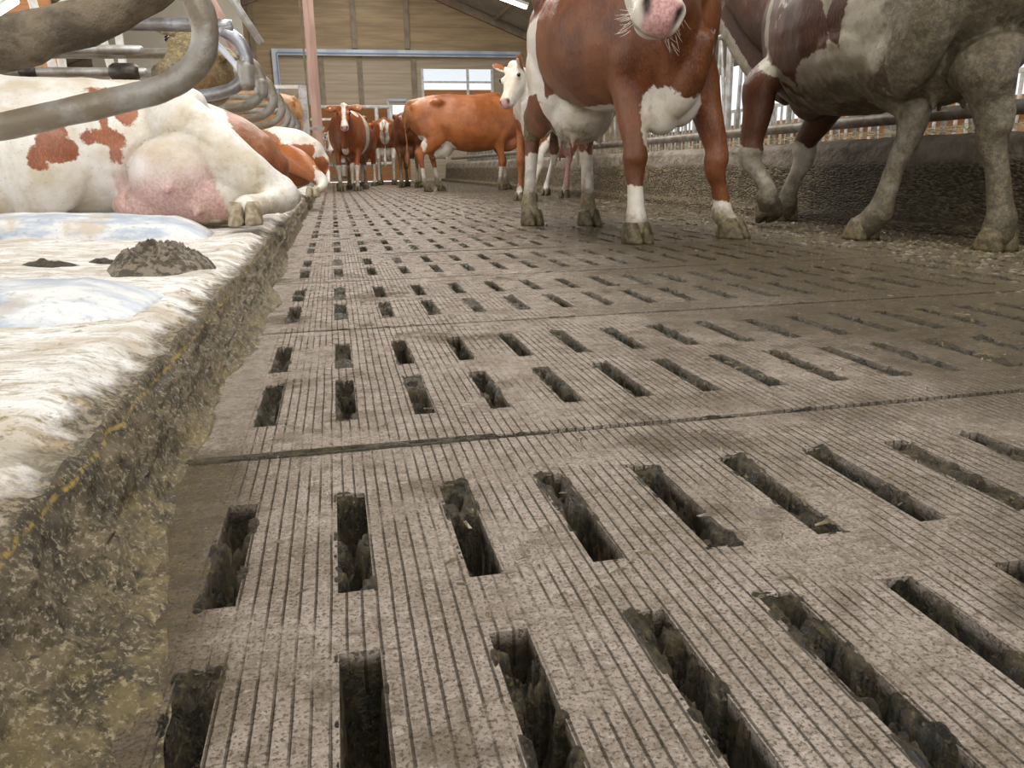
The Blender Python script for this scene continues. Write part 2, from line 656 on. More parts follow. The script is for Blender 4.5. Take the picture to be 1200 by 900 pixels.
fl = link('floor', me, M_floor, smooth=False)
tag(fl, 'wet grooved concrete slatted floor of the cow alley', kind='structure')
pit = MB().box((1.5, 12, -.3), (4.4, 27, .1)).build('floor_pit', M_slurry, smooth=False)
tag(pit, 'dark slurry pit under the slots', kind='structure')

# ---------------------------------------------------------------- manure lying in slots and joints
gv, gf = [], []


def patch_grid(x1, x2, y1, y2, nx, ny, hf):
    X, Y = np.meshgrid(np.linspace(x1, x2, nx), np.linspace(y1, y2, ny), indexing='ij')
    Z = hf(X, Y)
    o = len(gv)
    gv.extend(np.stack([X.ravel(), Y.ravel(), Z.ravel()], 1).tolist())
    for i in range(nx - 1):
        for j in range(ny - 1):
            a = o + i * ny + j
            gf.append((a, a + ny, a + ny + 1, a + 1))


for (n, k, x1, x2, ya, yb) in slots:
    if n > 9:
        continue
    rnd = random.random()
    muddy = x1 > .55 + 1.0 * random.random() or (x1 < -.1 and n < 1)
    fill = (-.10, -.085, -.07, -.05, -.03, -.014)[min(5, int(rnd * 6))]
    if k == 0 and n >= 0:
        fill = -.030
    if k == 1 and n == 2:
        fill = -.005
    if k in (1, 2, 3) and n == 0:
        fill = -.075
    if muddy:
        fill = (-.016 if random.random() < .55 else -.045) if x1 > 1.2 else -.05
    s = int(rnd * 1000)
    nx, ny = (20, 84) if n < 1 else ((14, 50) if n < 3 else ((9, 24) if n < 5 else (4, 7)))

    def hf(X, Y, muddy=muddy, fill=fill, s=s, x1=x1, x2=x2, ya=ya, yb=yb):
        c = fbm(X * 60, Y * 48, s * .37, 4, 3)
        big = fbm(X * 11, Y * 15, s * .11, 2, s + 5)
        d = np.minimum(np.minimum(X - x1, x2 - X), np.minimum(Y - ya, yb - Y))
        ins = fill + c * .022 + big * .055
        clot = sst(.014, .0, d - .018 * np.clip(c + big, -.6, .6))
        h = ins * (1 - clot) + (-.004 + .010 * c) * clot
        out_ = -.0012 + .011 * (c + .35 * big) - .02 * sst(.003, .009, -d)
        if muddy:
            h = ins * (1 - clot) + (-.003 + .016 * c) * clot
            out_ = -.0010 + .014 * (c + .35 * big) - .03 * sst(.003, .015, -d)
        h = np.where(d > 0, np.clip(h, -.12, .007 if muddy else .0025), np.minimum(out_, .007))
        return h
    mg = (.015 if muddy else .009) if n < 5 else .0
    patch_grid(x1 - mg, x2 + mg, ya - mg, yb + mg, nx, ny, hf)
for n in range(0, 9):
    yj = L0 + n * LP
    if n > 5:
        nxj = 240
    else:
        nxj = 700

    def hj(X, Y, yj=yj, n=n):
        a = fbm(X * 22, Y * 30, n, 4, n)
        b = fbm(X * 1.3, 0 * Y, n * 3.1, 2, 90)
        return np.clip(-.019 + a * .022 + sst(.10, .40, b) * .022 + .010 * sst(.003, .009, np.abs(Y - yj)), -.029, .003) - .008 * sst(.009, .017, np.abs(Y - yj) + .004 * a)
    patch_grid(-.28, 3.04, yj - .0175, yj + .0175, nxj, 12, hj)
me = bpy.data.meshes.new('manure')
me.from_pydata(gv, [], gf)
me.update()
mo = link('manure', me, M_manure)
tag(mo, 'clotted brown manure caught in the floor slots and slab joints', 'manure', kind='stuff')

# crumbs of dung and chopped straw trodden over the right half
cb = MB()
rng = random.Random(3)
for i in range(5200):
    if i < 500:
        x, y = rng.uniform(-.1, 3.1), 1.0 / rng.uniform(1 / 7.0, 1 / .6)
    else:
        y = 1.0 / rng.uniform(1 / 9.0, 1 / 1.2)
        x = 3.15 - abs(rng.gauss(0, .55))
    x = min(x, 3.05)
    s = rng.uniform(.0015, .0045) * (1 + .25 * y)
    if x > 2.2:
        s *= 1.4
    a = rng.uniform(0, 3.14)
    l_ = s * rng.uniform(1, 3)
    ca, sa = math.cos(a), math.sin(a)
    q = [(-l_, -s * .5, 0), (l_, -s * .4, 0), (l_ * .8, s * .5, 0), (-l_ * .9, s * .4, 0), (0, 0, s * rng.uniform(.4, .9))]
    vs = [(x + u * ca - v * sa, y + u * sa + v * ca, h + .0003) for u, v, h in q]
    cb.add(vs, [(0, 1, 4), (1, 2, 4), (2, 3, 4), (3, 0, 4), (3, 2, 1, 0)])
M_crumb = simple('dung_crumb', (.075, .055, .028), .4, (.155, .118, .062), 40)
co = cb.build('dung_crumbs', M_crumb, smooth=False)
tag(co, 'crumbs of dung and chopped straw trodden over the alley floor', 'dung', kind='stuff')

# ================================================================ RAISED BED, KERB
def nonuni(a, b, n, pw):
    return a + (b - a) * np.linspace(0, 1, n) ** pw


def bedz(X, Y):
    z = .135 + .02 * sst(-.4, -1.2, X) + .012 * fbm(X * 3, Y * 3, 0, 3, 11) + .006 * fbm(X * 16, Y * 16, 0, 4, 12)
    e = sst(-.36, -.285, X + .022 * fbm(Y * 6, 0 * Y, 0, 4, 13))
    return z - .028 * e + .012 * e * fbm(X * 22, Y * 22, 3, 3, 14)


yy_ = np.exp(np.linspace(math.log(.28), math.log(23.5), 560))
xx_ = np.concatenate([np.linspace(-.2845, -.5, 60), nonuni(-.505, -6.4, 70, 1.7)])
X, Y = np.meshgrid(xx_, yy_, indexing='ij')
Z = bedz(X, Y)
bed = grid_mesh('floor_stall_bed', X, Y, Z, M_lime, flip=False)
tag(bed, 'raised lying bed whitened with lime along the alley', kind='structure')
kb = MB().box((-3.39, 11.9, -.02), (6.15, 23.4, .16)).build('floor_kerb_core', M_wall, smooth=False)
tag(kb, 'concrete kerb carrying the lying bed', kind='structure')
# crusted manure banked against the kerb face
xs_ = np.linspace(0, 1, 56)
T, Y = np.meshgrid(xs_, np.exp(np.linspace(math.log(.28), math.log(22), 620)), indexing='ij')
wd = .085 + .05 * fbm(Y * 3.2, 0 * Y, 0, 4, 21) + .05 * sst(.9, .55, Y)
wd = np.where(Y > 2.5, wd * np.clip(2.5 / Y, .5, 1), wd)
ztop = bedz(-.2855 + 0 * Y, Y) - .0005
face = np.minimum(T / .35, 1)
Xk = -.2855 + .03 * face + (wd - .03) * np.clip((T - .35) / .65, 0, 1)
Zk = np.where(T < .35, ztop + (.055 - ztop) * sst(0, 1, face), .055 * (1 - np.clip((T - .35) / .65, 0, 1)) ** 1.7)
nz = fbm(Xk * 30, Y * 22, Zk * 30, 5, 22)
nz2 = fbm(Xk * 9, Y * 8, Zk * 8, 3, 23)
amp = .35 + .65 * np.sin(np.clip(T, 0, 1) * math.pi)
Xk = Xk + nz * .014 * sst(0, .2, T) * (T < .5)
nz3 = fbm(Xk * 95, Y * 80, Zk * 95, 3, 24, ridged=True)
Zk = Zk + (nz * .024 + nz2 * .022 + nz3 * .006) * amp * sst(.08, .25, T)
Zk = np.where(T > .98, -.004, Zk)
km = grid_mesh('crusted_manure', Xk, Y, Zk, M_kerbman, flip=True)
tag(km, 'crusted manure bank with a yellow line along the kerb face', 'manure', kind='stuff')


# rubber divider rolls on the bed
def roll(y, hw, hh, xend, label):
    U, T = np.meshgrid(np.linspace(0, 1, 90), np.linspace(-1, 1, 28), indexing='ij')
    Xr = xend - U ** 1.5 * 3.2
    endf = np.sqrt(np.clip(1 - ((xend + .16 * -1 - Xr) / -.16) ** 2, 0, 1))
    endf = np.clip((xend - Xr) / .14, 0, 1) ** .5
    prof = np.clip(1 - np.abs(T) ** 2.6, 0, 1) ** .6
    Zr = bedz(Xr, y + T * hw) - .012 + (hh + .012) * prof * endf + .005 * fbm(Xr * 9, T * 3, y, 3, 31)
    Yr = y + T * hw * (.6 + .4 * endf) + .008 * fbm(Xr * 3, 0 * T, y, 2, 32)
    o = grid_mesh('rubber_roll', Xr, Yr, Zr, M_rubber, flip=True)
    tag(o, label, 'stall divider roll', 'rubber rolls dividing the stalls')
    return o


roll(1.66, .21, .050, -.36, 'low blue-grey rubber roll, the one closer to the camera, half buried in lime')
roll(3.47, .21, .085, -.50, 'blue-grey rubber roll directly in front of the big lying white cow')

# dung heap on the bed
M_heap = simple('crumbly_dung', (.24, .195, .14), .6, (.07, .052, .03), 45, .8, bscale=90, detail=9, thr=(.45, .55))
U, T = np.meshgrid(np.linspace(0, 1, 50), np.linspace(0, 2 * math.pi, 160), indexing='ij')
cx, cy = -.475, 2.28
rx = (.13 + .02 * np.sin(T * 3)) * U
ry = (.19 + .03 * np.sin(T * 2 + 1)) * U
Xh, Yh = cx + rx * np.cos(T), cy + ry * np.sin(T)
nh = .6 * fbm(Xh * 30, Yh * 30, 2, 5, 41, ridged=True) + .6 * fbm(Xh * 60, Yh * 60, 5, 3, 42, ridged=True)
Zh = bedz(Xh, Yh) - .008 + (.052 + nh * .036) * np.clip(1 - U ** 2.4, 0, 1) + .006
hp = grid_mesh('dung_heap', Xh, Yh, Zh, M_heap, flip=False)
tag(hp, 'lumpy brown dung heap on the white bed near the kerb', 'dung heap')
for (dx, dy, s, lb) in ((-.78, 2.42, .045, 'small dung smear on the bed left of the heap'), (-.66, 2.50, .03, 'tiny dung clod between the smear and the heap')):
    U, T = np.meshgrid(np.linspace(0, 1, 10), np.linspace(0, 2 * math.pi, 30), indexing='ij')
    Xh, Yh = dx + s * 1.7 * U * np.cos(T), dy + s * U * np.sin(T)
    Zh = bedz(Xh, Yh) - .004 + (.016 + .01 * fbm(Xh * 50, Yh * 50, 0, 3, 43)) * (1 - U ** 2) + .002
    tag(grid_mesh('dung_clod', Xh, Yh, Zh, M_manure), lb, 'dung')

# ================================================================ RIGHT FEED KERB WALL
Yw = np.exp(np.linspace(math.log(1.2), math.log(23.8), 420))
prof = [(3.09, -.01), (3.09, .045), (3.10, .06), (3.17, .066), (3.205, .07), (3.215, .1), (3.222, .2), (3.228, .3), (3.235, .40), (3.245, .47), (3.27, .50), (3.36, .515), (3.5, .515), (3.62, .51), (3.64, .3), (3.64, -.01)]
pp = []
for i in range(len(prof) - 1):
    for k in range(5):
        t = k / 5
        pp.append((prof[i][0] * (1 - t) + prof[i + 1][0] * t, prof[i][1] * (1 - t) + prof[i + 1][1] * t))
pp.append(prof[-1])
pa = np.array(pp)
Xw, Y2 = np.meshgrid(pa[:, 0], Yw, indexing='ij')
Zw, _ = np.meshgrid(pa[:, 1], Yw, indexing='ij')
nn = fbm(Xw * 14, Y2 * 14, Zw * 14, 4, 51)
Xw = Xw + nn * .012
Zw = Zw + np.where(Zw > .03, fbm(Xw * 8, Y2 * 6, 0, 3, 52) * .012, 0)
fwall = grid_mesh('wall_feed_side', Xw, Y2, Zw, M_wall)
tag(fwall, 'low straw-crusted concrete feed wall along the alley', kind='structure')
ff_ = MB().box((6.4, 12, .1), (5.7, 25, .2)).build('floor_feed_passage', simple('feed_passage_concrete', (.42, .38, .32), .6, (.30, .26, .2), 3), smooth=False)
tag(ff_, 'concrete feed passage beyond the feed wall', kind='structure')
# feed lying on the wall top edge (hay)
hb = MB()
rng = random.Random(5)
for i in range(2600):
    y = 1.0 / rng.uniform(1 / 14.0, 1 / 2.4)
    x = rng.uniform(3.40, 3.66)
    a, l_ = rng.uniform(0, 3.14), rng.uniform(.02, .07)
    h = .532 + rng.uniform(0, .04)
    d = Vector((math.cos(a) * l_, math.sin(a) * l_, rng.uniform(-.01, .01)))
    n_ = Vector((-math.sin(a), math.cos(a), 0)) * .002
    p0 = Vector((x, y, h))
    hb.add([p0 - n_, p0 + n_, p0 + d + n_, p0 + d - n_, p0 + d * .5 + Vector((0, 0, .004))], [(0, 1, 4), (1, 2, 4), (2, 3, 4), (3, 0, 4), (3, 2, 1, 0)])
hay = hb.build('hay', simple('hay_stalk', (.55, .46, .28), .7, (.36, .30, .16), 30), smooth=False)
tag(hay, 'pale hay stalks strewn along the top of the feed wall', 'hay', kind='stuff')

# ================================================================ BUILDING SHELL
YE = 24.0


def quadbox(name, c, s, mat, label, kind='structure'):
    o = MB().box(c, s).build(name, mat, smooth=False)
    return tag(o, label, kind=kind)


RX, RZ, SL = .9, 5.95, .385
EL, ER = -9.2, 9.6


def roofz(x):
    return RZ - SL * abs(x - RX)


# end wall, gable shaped, window openings left free
def wallpoly(name, pts, y, th, mat, label):
    n = len(pts)
    vs = [(p[0], y, p[1]) for p in pts] + [(p[0], y + th, p[1]) for p in pts]
    fs = [tuple(range(n)), tuple(range(2 * n - 1, n - 1, -1))] + [(i, i + n, (i + 1) % n + n, (i + 1) % n) for i in range(n)]
    o = MB().add(vs, fs).build(name, mat, smooth=False)
    return tag(o, label, kind='structure')


WX1, WX2, WX3, WZ1, WZ2 = 2.69, 4.72, 4.0, 2.35, 3.10
HZ = 2.12
GX = (RZ - 3.48) / SL
wallpoly('wall_end', [(RX - GX, 3.48), (RX + GX, 3.48), (RX, RZ)], YE, .12, M_ply, 'boarded gable end wall of the barn')
wallpoly('wall_end_left', [(EL, 0), (-1.3, 0), (-1.3, 3.48), (RX - GX, 3.48), (EL, roofz(EL))], YE, .12, M_ply, 'boarded lower end wall left of the sliding door')
wallpoly('wall_end_right', [(5.45, 0), (ER, 0), (ER, roofz(ER)), (RX + GX, 3.48), (5.45, 3.48)], YE, .12, M_ply, 'boarded lower end wall right of the sliding door')
quadbox('door_1', ((-1.3 + WX1) / 2, YE + .10, (HZ + 3.48) / 2), (WX1 + 1.3, .08, 3.48 - HZ), M_door, 'boarded panel of the big sliding door')
quadbox('door_1_lintel', ((WX1 + 5.45) / 2, YE + .10, (WZ2 + 3.48) / 2), (5.45 - WX1, .08, 3.48 - WZ2), M_door, 'boarded strip over the bright windows')
quadbox('door_1_sill', ((2.24 + 5.45) / 2, YE + .10, 1.0), (5.45 - 2.24, .08, 2.0), M_door, 'boarded lower part of the sliding door')
quadbox('door_1_post', ((4.75 + 5.45) / 2, YE + .10, 2.6), (.7, .08, 1.2), M_door, 'narrow boarded edge of the sliding door')
# frame in pale blue
f = MB()
f.beam((-1.31, YE - .06, 0), (-1.31, YE - .06, 3.56), .16, .08)
f.beam((-1.23, YE - .06, 3.48), (5.55, YE - .06, 3.48), .08, .16)
fr = f.build('trim_1', M_bluewhite, smooth=False)
tag(fr, 'pale blue-white frame around the big sliding door', kind='structure')
f = MB()
f.beam((-1.26, YE - .11, 0), (-1.26, YE - .11, 3.46), .035, .03)
f.beam((-1.24, YE - .11, 3.46), (5.5, YE - .11, 3.46), .03, .035)
tag(f.build('trim_2', M_bluegap, smooth=False), 'blue seal inside the sliding door frame', kind='structure')
# battens on door
f = MB()
for x in (-.1, .95, 2.45):
    f.beam((x, YE + .03, HZ), (x, YE + .03, 3.45), .14, .05)
for x in (.85, 2.3, -1.85, -2.9):
    f.beam((x, YE - .03, 3.6 if x > -1 else 0), (x, YE - .03, roofz(x)), .14, .06)
tag(f.build('trim_3', M_beam, smooth=False), 'upright battens on the end wall and the door', kind='structure')
# windows right
wn = MB()
for x in (WX1, WX3, WX2):
    wn.beam((x, YE + .06, WZ1 - .35), (x, YE + .06, WZ2), .07, .07)
wn.beam((WX1, YE + .06, 2.86 - .12), (WX2, YE + .06, 2.86 - .12), .05, .05)
win = empty('window_1', ((WX1 + WX2) / 2, YE, WZ1))
tag(win, 'bright window strip of the end wall', kind='structure')
o = wn.build('window_frame', M_white, win, smooth=False)
o.location = -win.location
for (a, b) in ((WX1, WX3), (WX3, WX2)):
    o = MB().box(((a + b) / 2, YE + .08, (WZ2 + 2.74) / 2), (b - a - .06, .01, WZ2 - 2.74)).build('window_pane', M_glass, win, smooth=False)
    o.location = -win.location
# orange boarded yard wall outside, seen through the lower window lights
quadbox('wall_yard', (2.5, YE + 2.2, 1.36), (9, .1, 2.72), M_orange, 'orange boarded wall beyond the sliding door')
quadbox('wall_yard_panel', (3.35, YE + 2.1, 2.20), (1.25, .06, .45), M_white, 'white panel behind the lower window light')
# openings low in the door: white framed gate in front of the orange boards, bright hatch
win2 = empty('window_2', (1.95, YE, 1.6))
tag(win2, 'bright low hatch left of the brown cows', kind='structure')
o = MB().beam((1.68, YE + .05, 1.55), (1.68, YE + .05, 2.25), .06, .06).beam((2.22, YE + .05, 1.55), (2.22, YE + .05, 2.25), .06, .06).beam((1.68, YE + .05, 2.25), (2.22, YE + .05, 2.25), .06, .06).build('window_frame', M_bluewhite, win2, smooth=False)
o.location = -win2.location
o = MB().box((1.95, YE + .08, 1.9), (.5, .01, .66)).build('window_pane', emit('daylit_hatch', (.72, .86, 1.0), 1.1), win2, smooth=False)
o.location = -win2.location

gt = empty('pipe_gate', (.75, YE - .6, 0))
tag(gt, 'white painted pipe gate in front of orange boards at the far end', 'gate')
for (nm, pts) in (('top_rail', [(-1.1, 2.02), (.95, 2.02)]), ('middle_rail', [(-1.1, 1.2), (.95, 1.2)]), ('bottom_rail', [(-1.1, .5), (.95, .5)]),
                  ('upright', [(.55, 2.02), (.55, .2)]), ('upright', [(-.45, 2.02), (-.45, .2)]), ('upright', [(-1.1, 2.05), (-1.1, 0)]), ('upright', [(.95, 2.05), (.95, 0)])):
    MB().tube([(a, 0, b, .055) for a, b in pts], ref=(0, 1, 0), seg=10, sub=2).build(nm, M_white, gt)
br = empty('robot_bracket', (.0, 0, 0))
bpy.data.objects.remove(br)

# roof
for sgn, nm, lab in ((-1, 'ceiling_left', 'left roof slope of pale sheeting'), (1, 'ceiling_right', 'right roof slope of pale sheeting')):
    xe = EL if sgn < 0 else ER
    xr = RX + sgn * .75
    vs = [(xe, -3, roofz(xe)), (xr, -3, roofz(xr)), (xr, YE + .3, roofz(xr)), (xe, YE + .3, roofz(xe))]
    vs += [(a, b, c + .06) for a, b, c in vs]
    o = MB().add(vs, [(0, 1, 2, 3), (7, 6, 5, 4), (0, 4, 5, 1), (1, 5, 6, 2), (2, 6, 7, 3), (3, 7, 4, 0)]).build(nm, M_roof, smooth=False)
    tag(o, lab, kind='structure')
f = MB()
for y in (4, 9, 14, 19, 23.9):
    for xe in (EL, ER):
        f.beam((xe, y, roofz(xe) - .12), (RX, y, RZ - .12), .1, .2)
tag(f.build('trim_4', M_beam, smooth=False), 'sloping roof rafters', kind='structure')
f = MB()
for x in (-7, -5, -3, -1.2, 3, 4.8, 6.8):
    f.beam((x, -3, roofz(x) - .05), (x, YE, roofz(x) - .05), .07, .1)
tag(f.build('trim_5', M_beam, smooth=False), 'lengthwise roof purlins', kind='structure')

# side walls, open above for light
quadbox('wall_left', (EL, 10.5, .6), (.12, 27, 1.2), M_orange, 'low boarded left side wall')
quadbox('wall_right', (ER, 10.5, .62), (.12, 27, 1.25), M_orange, 'low boarded right side wall')
gr = quadbox('ground', (0, 12, -.75), (60, 70, .5), simple('yard_ground', (.34, .31, .26), .9, (.26, .24, .2), .6), 'ground around the barn')


# fluorescent lamps
def lamp(loc, ln, rz, label):
    e = empty('fluorescent_lamp', loc, rz)
    tag(e, label, 'lamp', 'fluorescent roof lamps')
    MB().box((0, 0, .05), (.12, ln, .05)).build('housing', M_white, e, smooth=False)
    MB().tube([(0, -ln / 2 + .03, 0, .03), (0, ln / 2 - .03, 0, .03)], seg=10, sub=2).build('tube', M_tube, e)
    return e

def lamp_tilt(loc, ln, tilt, label):
    e = empty('fluorescent_lamp', loc)
    e.rotation_euler = (0, tilt, 0)
    tag(e, label, 'lamp', 'fluorescent roof lamps')
    MB().box((0, 0, .06), (ln, .16, .06)).build('housing', M_white, e, smooth=False)
    MB().tube([(-ln / 2 + .03, 0, 0, .045), (ln / 2 - .03, 0, 0, .045)], seg=10, sub=2).build('tube', M_tube, e)
    return e


lamp_tilt((3.95, 19, 4.03), 1.3, .30, 'lit fluorescent tube under the right roof slope above the standing cows')
lamp_tilt((-4.15, 12, 2.26), 1.0, -.55, 'lit fluorescent tube at the upper left corner above the stalls')

# pinkish timber post in the alley
po = MB().box((-.20, 14.6, 2.6), (.17, .17, 5.2)).build('trim_6', M_post, smooth=False)
tag(po, 'pinkish timber roof post at the far end of the stalls', kind='structure')
f = MB()
f.beam((-.33, 14.72, 0), (-.33, 14.72, 3.2), .035, .03)
tag(f.build('trim_7', M_beam, smooth=False), 'thin dark batten on the timber post', kind='structure')
# leaning props / pipes near the roof at the left
f = MB()
f.tube([(-1.0, 8.0, 3.2, .045), (-1.0, 8.0, 1.25, .045)], seg=10, sub=2)
o = f.build('support_pipe', M_pipe)
tag(o, 'upright grey pipe rising above the muddy cow', 'pipe')
f = MB().tube([(-1.42, 9.3, 2.75, .06), (-.86, 9.3, 1.55, .06)], seg=10, sub=2)
tag(f.build('roof_brace', M_post), 'slanting brown timber brace above the stall loops', 'brace')
f = MB().tube([(-1.3, 9.6, 2.8, .04), (-.66, 9.6, 1.72, .04)], seg=10, sub=2)
tag(f.build('roof_brace', M_gate), 'thinner pale slanting brace right of the brown one', 'brace')

# ---------------------------------------------------------------- stall dividers


def divider(y, label, prof, r, mat, extra=(), dx=0, clamp=True, rough=0):
    e = empty('stall_divider', (-.5, y, .13))
    tag(e, label, 'stall divider', 'looped pipe dividers between the stalls')

    def tb(name, pts, rr, m):
        mb = MB().tube([(p[0] + dx + .5, (p[2] if len(p) > 2 else 0), p[1] - .13, rr) for p in pts], ref=(0, 1, 0), seg=16, sub=6)
        me_ = mb.mesh(name)
        if rough:
            co_ = np.array([v.co for v in me_.vertices])
            n_ = fbm(co_[:, 0] * 26, co_[:, 1] * 26, co_[:, 2] * 26, 4, 61) * rough
            nr = np.array([v.normal for v in me_.vertices])
            co_ += nr * n_[:, None]
            me_.vertices.foreach_set('co', co_.ravel())
            me_.update()
        return link(name, me_, m, e)
    tb('loop_pipe', prof, r, mat)
    for (nm, pts, rr, m) in extra:
        tb(nm, pts, rr, m)
    return e


PR = [(-2.6, .36), (-1.6, .40), (-.95, .455), (-.66, .505), (-.47, .548), (-.36, .578), (-.29, .625), (-.262, .685), (-.27, .75), (-.315, .83), (-.40, .895), (-.55, .925), (-.9, .935), (-2.6, .955)]
LG = [('leg', [(-1.9, .13), (-1.9, .95)], .03, M_pipe)]
divider(2.06, 'brown-grey pipe loop sweeping across the front of the lying white cow', PR, .030, M_pipe, LG, rough=.004)
PR0 = [(-1.9, .47), (-1.0, .49), (-.55, .498), (-.36, .512), (-.27, .532), (-.2, .562), (-.145, .61), (-.12, .68), (-.14, .78), (-.22, .86), (-.4, .90), (-1.9, .92)]
d0 = divider(.97, 'thick mud-crusted pipe loop at the top left corner, closest of the dividers', PR0, .025, M_mudpipe, [('leg', [(-1.6, .13), (-1.6, .92)], .03, M_pipe)], rough=.007)
PR3 = [(-2.8, .72), (-1.3, .755), (-.78, .79), (-.60, .815), (-.505, .855), (-.45, .925), (-.44, 1.0), (-.475, 1.085), (-.56, 1.14), (-.70, 1.165), (-2.8, 1.15)]
ys3 = [4.98, 6.15, 7.3, 8.45, 9.6, 10.75, 11.9]
lab3 = ['shiny worn pipe loop with a flat strap, just beyond the brown-grey loop', 'pipe loop with a heavy clamp just past the shiny loop', 'pipe loop third beyond the shiny one, over the red-brown rump',
        'pipe loop near the lying brown and white cow', 'thin looking far pipe loop past the lying brown and white cow', 'far pipe loop second from the tan cow', 'farthest pipe loop next to the tan cow']
for i, y in enumerate(ys3):
    ex = [('leg', [(-1.9, .13), (-1.9, 1.14)], .03, M_pipe)]
    if i == 0:
        ex += [('strap', [(-.62, 1.10, .05), (-.52, .98, .05), (-.455, .87, .03)], .016, M_bluewhite), ('clamp', [(-.452, .96), (-.455, .85)], .047, M_pipe)]
    if i == 1:
        ex += [('clamp', [(-.445, .99), (-.452, .90)], .047, M_pipe)]
    divider(y, lab3[i], PR3, .035, M_pipe_shiny if i == 0 else M_pipe, ex, rough=.002, dx=(.015 if i == 0 else 0))

# cross rails between the far row of stalls (left background)
for i, (y, z, r, lb) in enumerate(((5.6, 1.112, .029, 'upper pale partition rail behind the white cow, ending at the muddy head'), (5.65, .99, .027, 'lower pale partition rail behind the white cow, with clamps'),)):
    e = empty('partition_rail', (-3.2, y, z))
    tag(e, lb, 'rail', 'partition rails behind the white cow')
    MB().tube([(-1.6, 0, 0, r), (2.10, 0, 0, r)], ref=(0, 1, 0), seg=12, sub=3).build('pipe', M_gate, e)
    for cx_ in ((1.4, 1.1) if i else (1.25,)):
        MB().tube([(cx_, 0, 0, r * 1.35), (cx_ + .07, 0, 0, r * 1.35)], ref=(0, 1, 0), seg=12, sub=2).build('clamp', M_darkiron, e)
    if i:
        MB().tube([(1.92, 0, 0, .055), (2.04, 0, 0, .055)], ref=(0, 1, 0), seg=12, sub=2).build('end_sleeve', M_darkiron, e)
f = MB().tube([(-2.25, 5.58, 1.22, .022), (-2.18, 5.58, 1.02, .022), (-2.07, 5.58, .84, .022)], ref=(0, 1, 0), seg=10, sub=4)
tag(f.build('hanging_bracket', M_darkiron), 'dark bent bracket hanging from the lower partition rail', 'bracket')


# white painted arches further left
def arch(x, y, wd_, top, label, r=.035, mat=None):
    e = empty('white_arch', (x, y, 0))
    tag(e, label, 'arch', 'white painted pipe arches beyond the stalls')
    MB().tube([(0, 0, 0, r), (0, 0, top - .25, r), (.03, 0, top - .08, r), (wd_ * .35, 0, top, r), (wd_ * .75, 0, top - .12, r), (wd_ * .95, 0, top - .45, r), (wd_ * 1.15, 0, top - 1.1, r), (wd_ * 1.3, 0, 0, r)],
              ref=(0, 1, 0), seg=10, sub=6).build('pipe', mat or M_white, e)


arch(-2.72, 7.85, .42, 2.16, 'tall white arch behind the mud-crusted pipe')
arch(-2.22, 8.0, .40, 1.80, 'lower white arch left of the muddy cow head')
for x, y, z2, lb in ((-3.3, 9, 3.2, 'white post at the upper left beside the orange boards'), (-1.95, 9, 3.2, 'thin pale post above the muddy cow head')):
    tag(MB().beam((x, y, 0), (x, y, z2), .1 if x < -3 else .06, .08, ref=(0, 1, 0)).build('white_post', M_white, smooth=False), lb, 'post')
tag(MB().box((-2.6, 10.3, .7), (1.7, .05, .9)).build('partition_sheet', M_white, smooth=False), 'white panel wall behind the partition rails', 'panel')
tag(MB().box((-4.3, 10.4, 1.2), (.12, .12, .62)).build('red_bucket', M_red, smooth=False), 'narrow red container at the left edge behind the rails', 'container')
tag(MB().box((-4.6, 10.3, 1.48), (.3, .05, .12)).build('yellow_sign', M_yellow, smooth=False), 'small yellow plate left of the red container', 'plate')
quadbox('wall_partition', (-7.0, 13.2, 2.0), (6.6, .1, 4.0), M_orange, 'orange boarded partition at the far left')
tag(MB().box((-2.4, 14.4, 1.8), (2.3, .1, 3.4)).build('grey_curtain', simple('grey_sheet', (.36, .33, .27), .7, (.30, .27, .21), 1.2), smooth=False), 'dull grey sheet hanging behind the stalls', 'sheet')

# end posts and gate of the stall row
gp = empty('stall_end_gate', (-.46, 13.2, .1))
tag(gp, 'grey gate frame with a pale top rail beside the tan cow', 'gate')
MB().beam((.10, 0, 0), (.10, 0, 1.52), .12, .06, ref=(0, 1, 0)).build('post', M_gate, gp, smooth=False)
MB().beam((.0, 0, 0), (.0, 0, 1.40), .05, .05, ref=(0, 1, 0)).build('post', M_pipe, gp, smooth=False)
MB().beam((-.6, 0, 1.5), (.1, 0, 1.5), .05, .05).build('top_rail', M_white, gp, smooth=False)
for z in (.35, .62, .9):
    MB().beam((.10, 0, z), (.36, .2, z), .04, .04).build('rail', M_gate, gp, smooth=False)
lt = empty('lattice_gate', (-.12, 18.9, 0))
tag(lt, 'grey barred gate between the tan cow and the cow facing the camera', 'gate')
for x in (-.3, -.15, 0, .15, .3):
    MB().beam((x, 0, .15), (x, 0, 1.3), .025, .025, ref=(0, 1, 0)).build('bar', M_gate, lt, smooth=False)
for z in (.2, .5, .8, 1.1, 1.45):
    MB().beam((-.5, 0, z), (.5, 0, z), .04, .05).build('rail', M_white if z > 1.2 else M_gate, lt, smooth=False)

# ---------------------------------------------------------------- feed fence on the wall


def rail(name, pts, r, mat, label, cat='rail'):
    e = MB().tube([(a, b, c, r) for a, b, c in pts], ref=(0, 0, 1), seg=14, sub=4).build(name, mat)
    return tag(e, label, cat)


